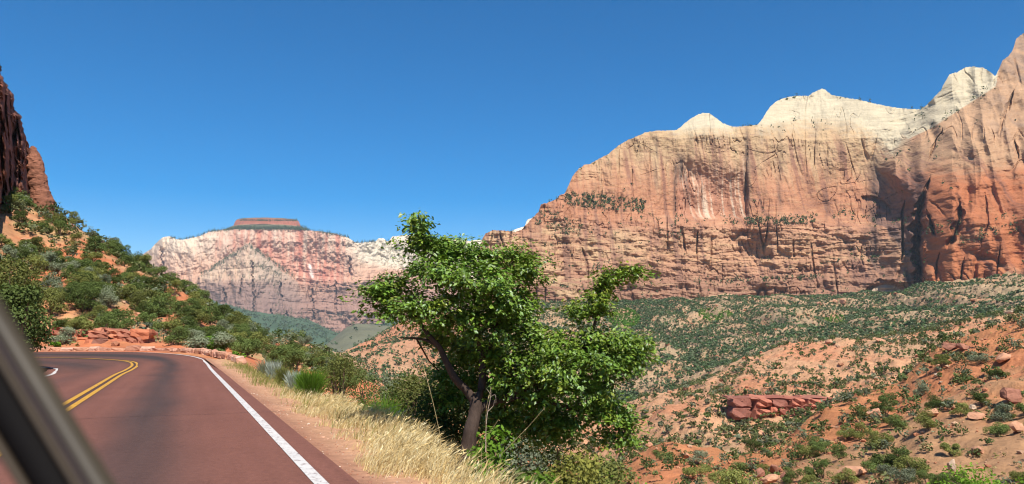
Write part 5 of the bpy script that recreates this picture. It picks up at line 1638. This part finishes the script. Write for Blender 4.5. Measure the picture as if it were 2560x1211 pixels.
grass('dry_grass', p, hg, rng.uniform(0.004, 0.008, len(p)), WIND, straw[rng.integers(0, 4, len(p))] * rng.uniform(0.75, 1.1, (len(p), 1)), 'dry straw coloured grass covering the verge beside the road')
p, t, al = verge_points(7000, 0.25, 1.9, 9.0, 36.0, 0.8)
pat = fbm(p[:, 0] * 0.8, p[:, 1] * 0.8, 8.0, 3)
kp = rng.random(len(p)) < sst(0.35, 1.2, t + 0.6 * pat)
p, t = p[kp], t[kp]
gcol = np.array([lin(150, 158, 80, 0.75), lin(178, 172, 96, 0.75), lin(196, 180, 120, 0.75)])
grass('green_grass', p, rng.uniform(0.06, 0.26, len(p)), rng.uniform(0.006, 0.014, len(p)), WIND * 0.5, gcol[rng.integers(0, 3, len(p))] * rng.uniform(0.75, 1.1, (len(p), 1)), 'greenish grass along the gravel shoulder farther up the road')
# weeds on the bank inside the bend
bi = rng.integers(0, len(keep) if False else BG.shape[0] - 1, 9000); bj = rng.integers(1, 34, 9000)
p = BG[bi, bj] + rng.normal(size=(9000, 3)) * np.array([0.2, 0.2, 0])
grass('bank_grass', p, rng.uniform(0.1, 0.4, len(p)), rng.uniform(0.012, 0.024, len(p)), WIND * 0.4, gcol[rng.integers(0, 3, len(p))] * rng.uniform(0.7, 1.1, (len(p), 1)), 'green and tan grass on the bank inside the bend')

# gravel on the shoulder
p, t, al = verge_points(2800, 0.0, 1.3, 3.5, 34.0, 1.4)
mb = MB()
V, T = small[0]
sz = rng.uniform(0.006, 0.02, len(p)) * (1 + 2.2 * rng.random(len(p)) ** 8)
VV = V[None] * sz[:, None, None] * rng.uniform(0.7, 1.3, (len(p), 1, 3)) + p[:, None] + np.array([0, 0, 0.004])
TT = T[None] + (np.arange(len(p)) * len(V))[:, None, None]
tone = np.array([lin(216, 168, 138), lin(190, 128, 100), lin(228, 200, 176), lin(170, 120, 98)])[rng.integers(0, 4, len(p))]
mb.add(VV.reshape(-1, 3), T=TT.reshape(-1, 3), col=np.repeat(tone, len(V), 0))
link('gravel', mb.mesh('gravel', [M_STONE]), None, kind='stuff', label='pinkish gravel scattered over the road shoulder', category='gravel')

# tall single stalks standing out of the dry grass
for (pxs, d, lab, rr_) in (([(1102, 1108), (1090, 1040), (1072, 965), (1052, 895)], 8.4, 'tall bent straw stalk rising in front of the branchy juniper', 0.004),
                           ([(1216, 1140), (1215, 1080), (1216, 1020), (1228, 970)], 8.6, 'upright thin stalk in front of the tree trunk', 0.003),
                           ([(1246, 1160), (1280, 1110), (1320, 1068), (1360, 1022)], 8.0, 'long straight stalk slanting right below the tree crown', 0.0035),
                           ([(1205, 1110), (1222, 1085), (1246, 1050)], 8.8, 'short straight stalk slanting right beside the tree trunk', 0.003),
                           ([(955, 1205), (930, 1150), (905, 1090), (898, 1050)], 7.2, 'pale stalk leaning left out of the dry grass near the bottom edge', 0.003)):
    q = np.array([P(x, y, d) for x, y in pxs])
    gz = verge_z(q[0][0], q[0][1])[0]
    foot_ = q[0].copy(); foot_[2] = min(gz, q[0][2]) - 0.02
    c = catmull(np.vstack([foot_, q]), 16)
    mb = MB()
    mb.tube(c, np.linspace(rr_, rr_ * 0.45, 16), 5, lin(226, 200, 146, 0.8))
    for k in range(10):
        f = c[10 + k % 6] if k < 6 else c[-1 - k % 4]
        Lq = leaf_quads(f[None], rng.normal(size=(1, 3)), 0.05, 0.009, rng, axis=(c[-1] - c[-3])[None] * 20)
        mb.leaves(Lq, lin(232, 208, 158, 0.8)[None])
    link('grass_stalk', mb.mesh('grass_stalk', [M_VERT]), None, label=lab, category='stalk', group='tall stalks in the dry grass')

# bare forked twig in front of the trunk
mb = MB()
def tw(px, r0, r1, d=9.0):
    q = catmull(np.array([P(x, y, d) for x, y in px]), 10)
    mb.tube(q, np.linspace(r0, r1, 10), 5, lin(196, 172, 150))
tw([(1214, 1130), (1215, 1070), (1219, 1030), (1227, 990), (1226, 968)], 0.006, 0.003)
tw([(1219, 1030), (1233, 1015), (1236, 1000)], 0.004, 0.002); tw([(1227, 992), (1238, 988), (1240, 1008)], 0.003, 0.0015); tw([(1226, 985), (1216, 972)], 0.003, 0.0015)
link('dead_twig', mb.mesh('dead_twig', [M_BARK]), None, label='bare pale forked twig standing right of the tree trunk', category='twig')

# ------------------------------------------------------------------ the car's window pillar, close to the lens
M_TRIM = plain_mat('grey_window_trim', lin(70, 60, 60), 0.6, 0.0, 0.2, 60, 0.1)
M_SEAL = plain_mat('black_rubber_seal', lin(16, 13, 12), 0.8, 0.0, 0.1, 90, 0.2)
M_BROWN = plain_mat('brown_inner_trim', lin(58, 46, 32), 0.6, 0.0, 0.25, 60, 0.2)
M_OLV = plain_mat('satin_pillar_cover', lin(74, 66, 54), 0.55, 0.0, 0.3, 8, 0.6)
car = thing('car', (-0.45, 0.35, 0.0), 'edge of a car window with dark pillar in the lower left corner', 'car')
cb = np.array(car.location)


def bar(name, offs, wpx, thick, mat, label, bend=0.0):
    """bar of the window frame running up and to the left, offs pixels from the frame's outer edge"""
    ys_ = np.linspace(560, 1500, 24)
    xe = (ys_ - 775) * 0.615 + bend * np.sin((ys_ - 775) / 440 * math.pi)
    dd = 0.62 - (ys_ - 1000) * 0.00012
    nx, ny = -0.85, 0.52
    a = P(xe + nx * offs, ys_ + ny * offs, dd); b = P(xe + nx * (offs + wpx), ys_ + ny * (offs + wpx), dd)
    up = np.array([0, -thick, 0.0])
    rows_ = []
    for f in np.linspace(0, 1, 9):
        rows_.append(a * (1 - f) + b * f + up[None] * math.sin(f * math.pi) ** 0.6)
    for f in np.linspace(1, 0, 5):
        rows_.append(a * (1 - f) + b * f + np.array([[0, 0.012, 0]]))
    G = np.stack(rows_, 1) - cb
    o = grid_obj(name, G, mat, None, True, car)
    o['label'] = label
    return o


bar('pillar_trim', 2, 34, 0.006, M_OLV, 'satin grey outer strip of the window pillar')
bar('trim_strip', 37, 12, 0.004, M_TRIM, 'thin grey trim strip')
bar('inner_trim', 50, 26, 0.006, M_BROWN, 'brown inner trim strip')
bar('rubber_seal', 77, 84, 0.010, M_SEAL, 'black rubber window seal')
bar('pillar_cover', 162, 30, 0.006, M_BROWN, 'dark brown pillar cover')

# ------------------------------------------------------------------ air: thin haze over the whole valley
hb = 9600.0
zlo, zhi = -84.0, 980.0
hv = np.array([[x, y, z] for z in (zlo, zhi) for x, y in ((-hb, -hb), (hb, -hb), (hb, hb), (-hb, hb))])
hq = [[3, 2, 1, 0], [4, 5, 6, 7], [0, 1, 5, 4], [1, 2, 6, 5], [2, 3, 7, 6], [3, 0, 4, 7]]
M_HAZE = bpy.data.materials.new('haze')
M_HAZE.use_nodes = True
nt = M_HAZE.node_tree
nt.nodes.clear()
ho = nt.nodes.new('ShaderNodeOutputMaterial')
pv_ = nt.nodes.new('ShaderNodeVolumePrincipled')
pv_.inputs['Color'].default_value = (0.80, 0.90, 1.0, 1)
pv_.inputs['Density'].default_value = HAZE
pv_.inputs['Anisotropy'].default_value = 0.0
nt.links.new(pv_.outputs[0], ho.inputs['Volume'])
link('haze', raw_mesh('haze', hv, quads=np.array(hq), mats=[M_HAZE]), None, kind='stuff', label='thin pale haze filling the valley air', category='haze')
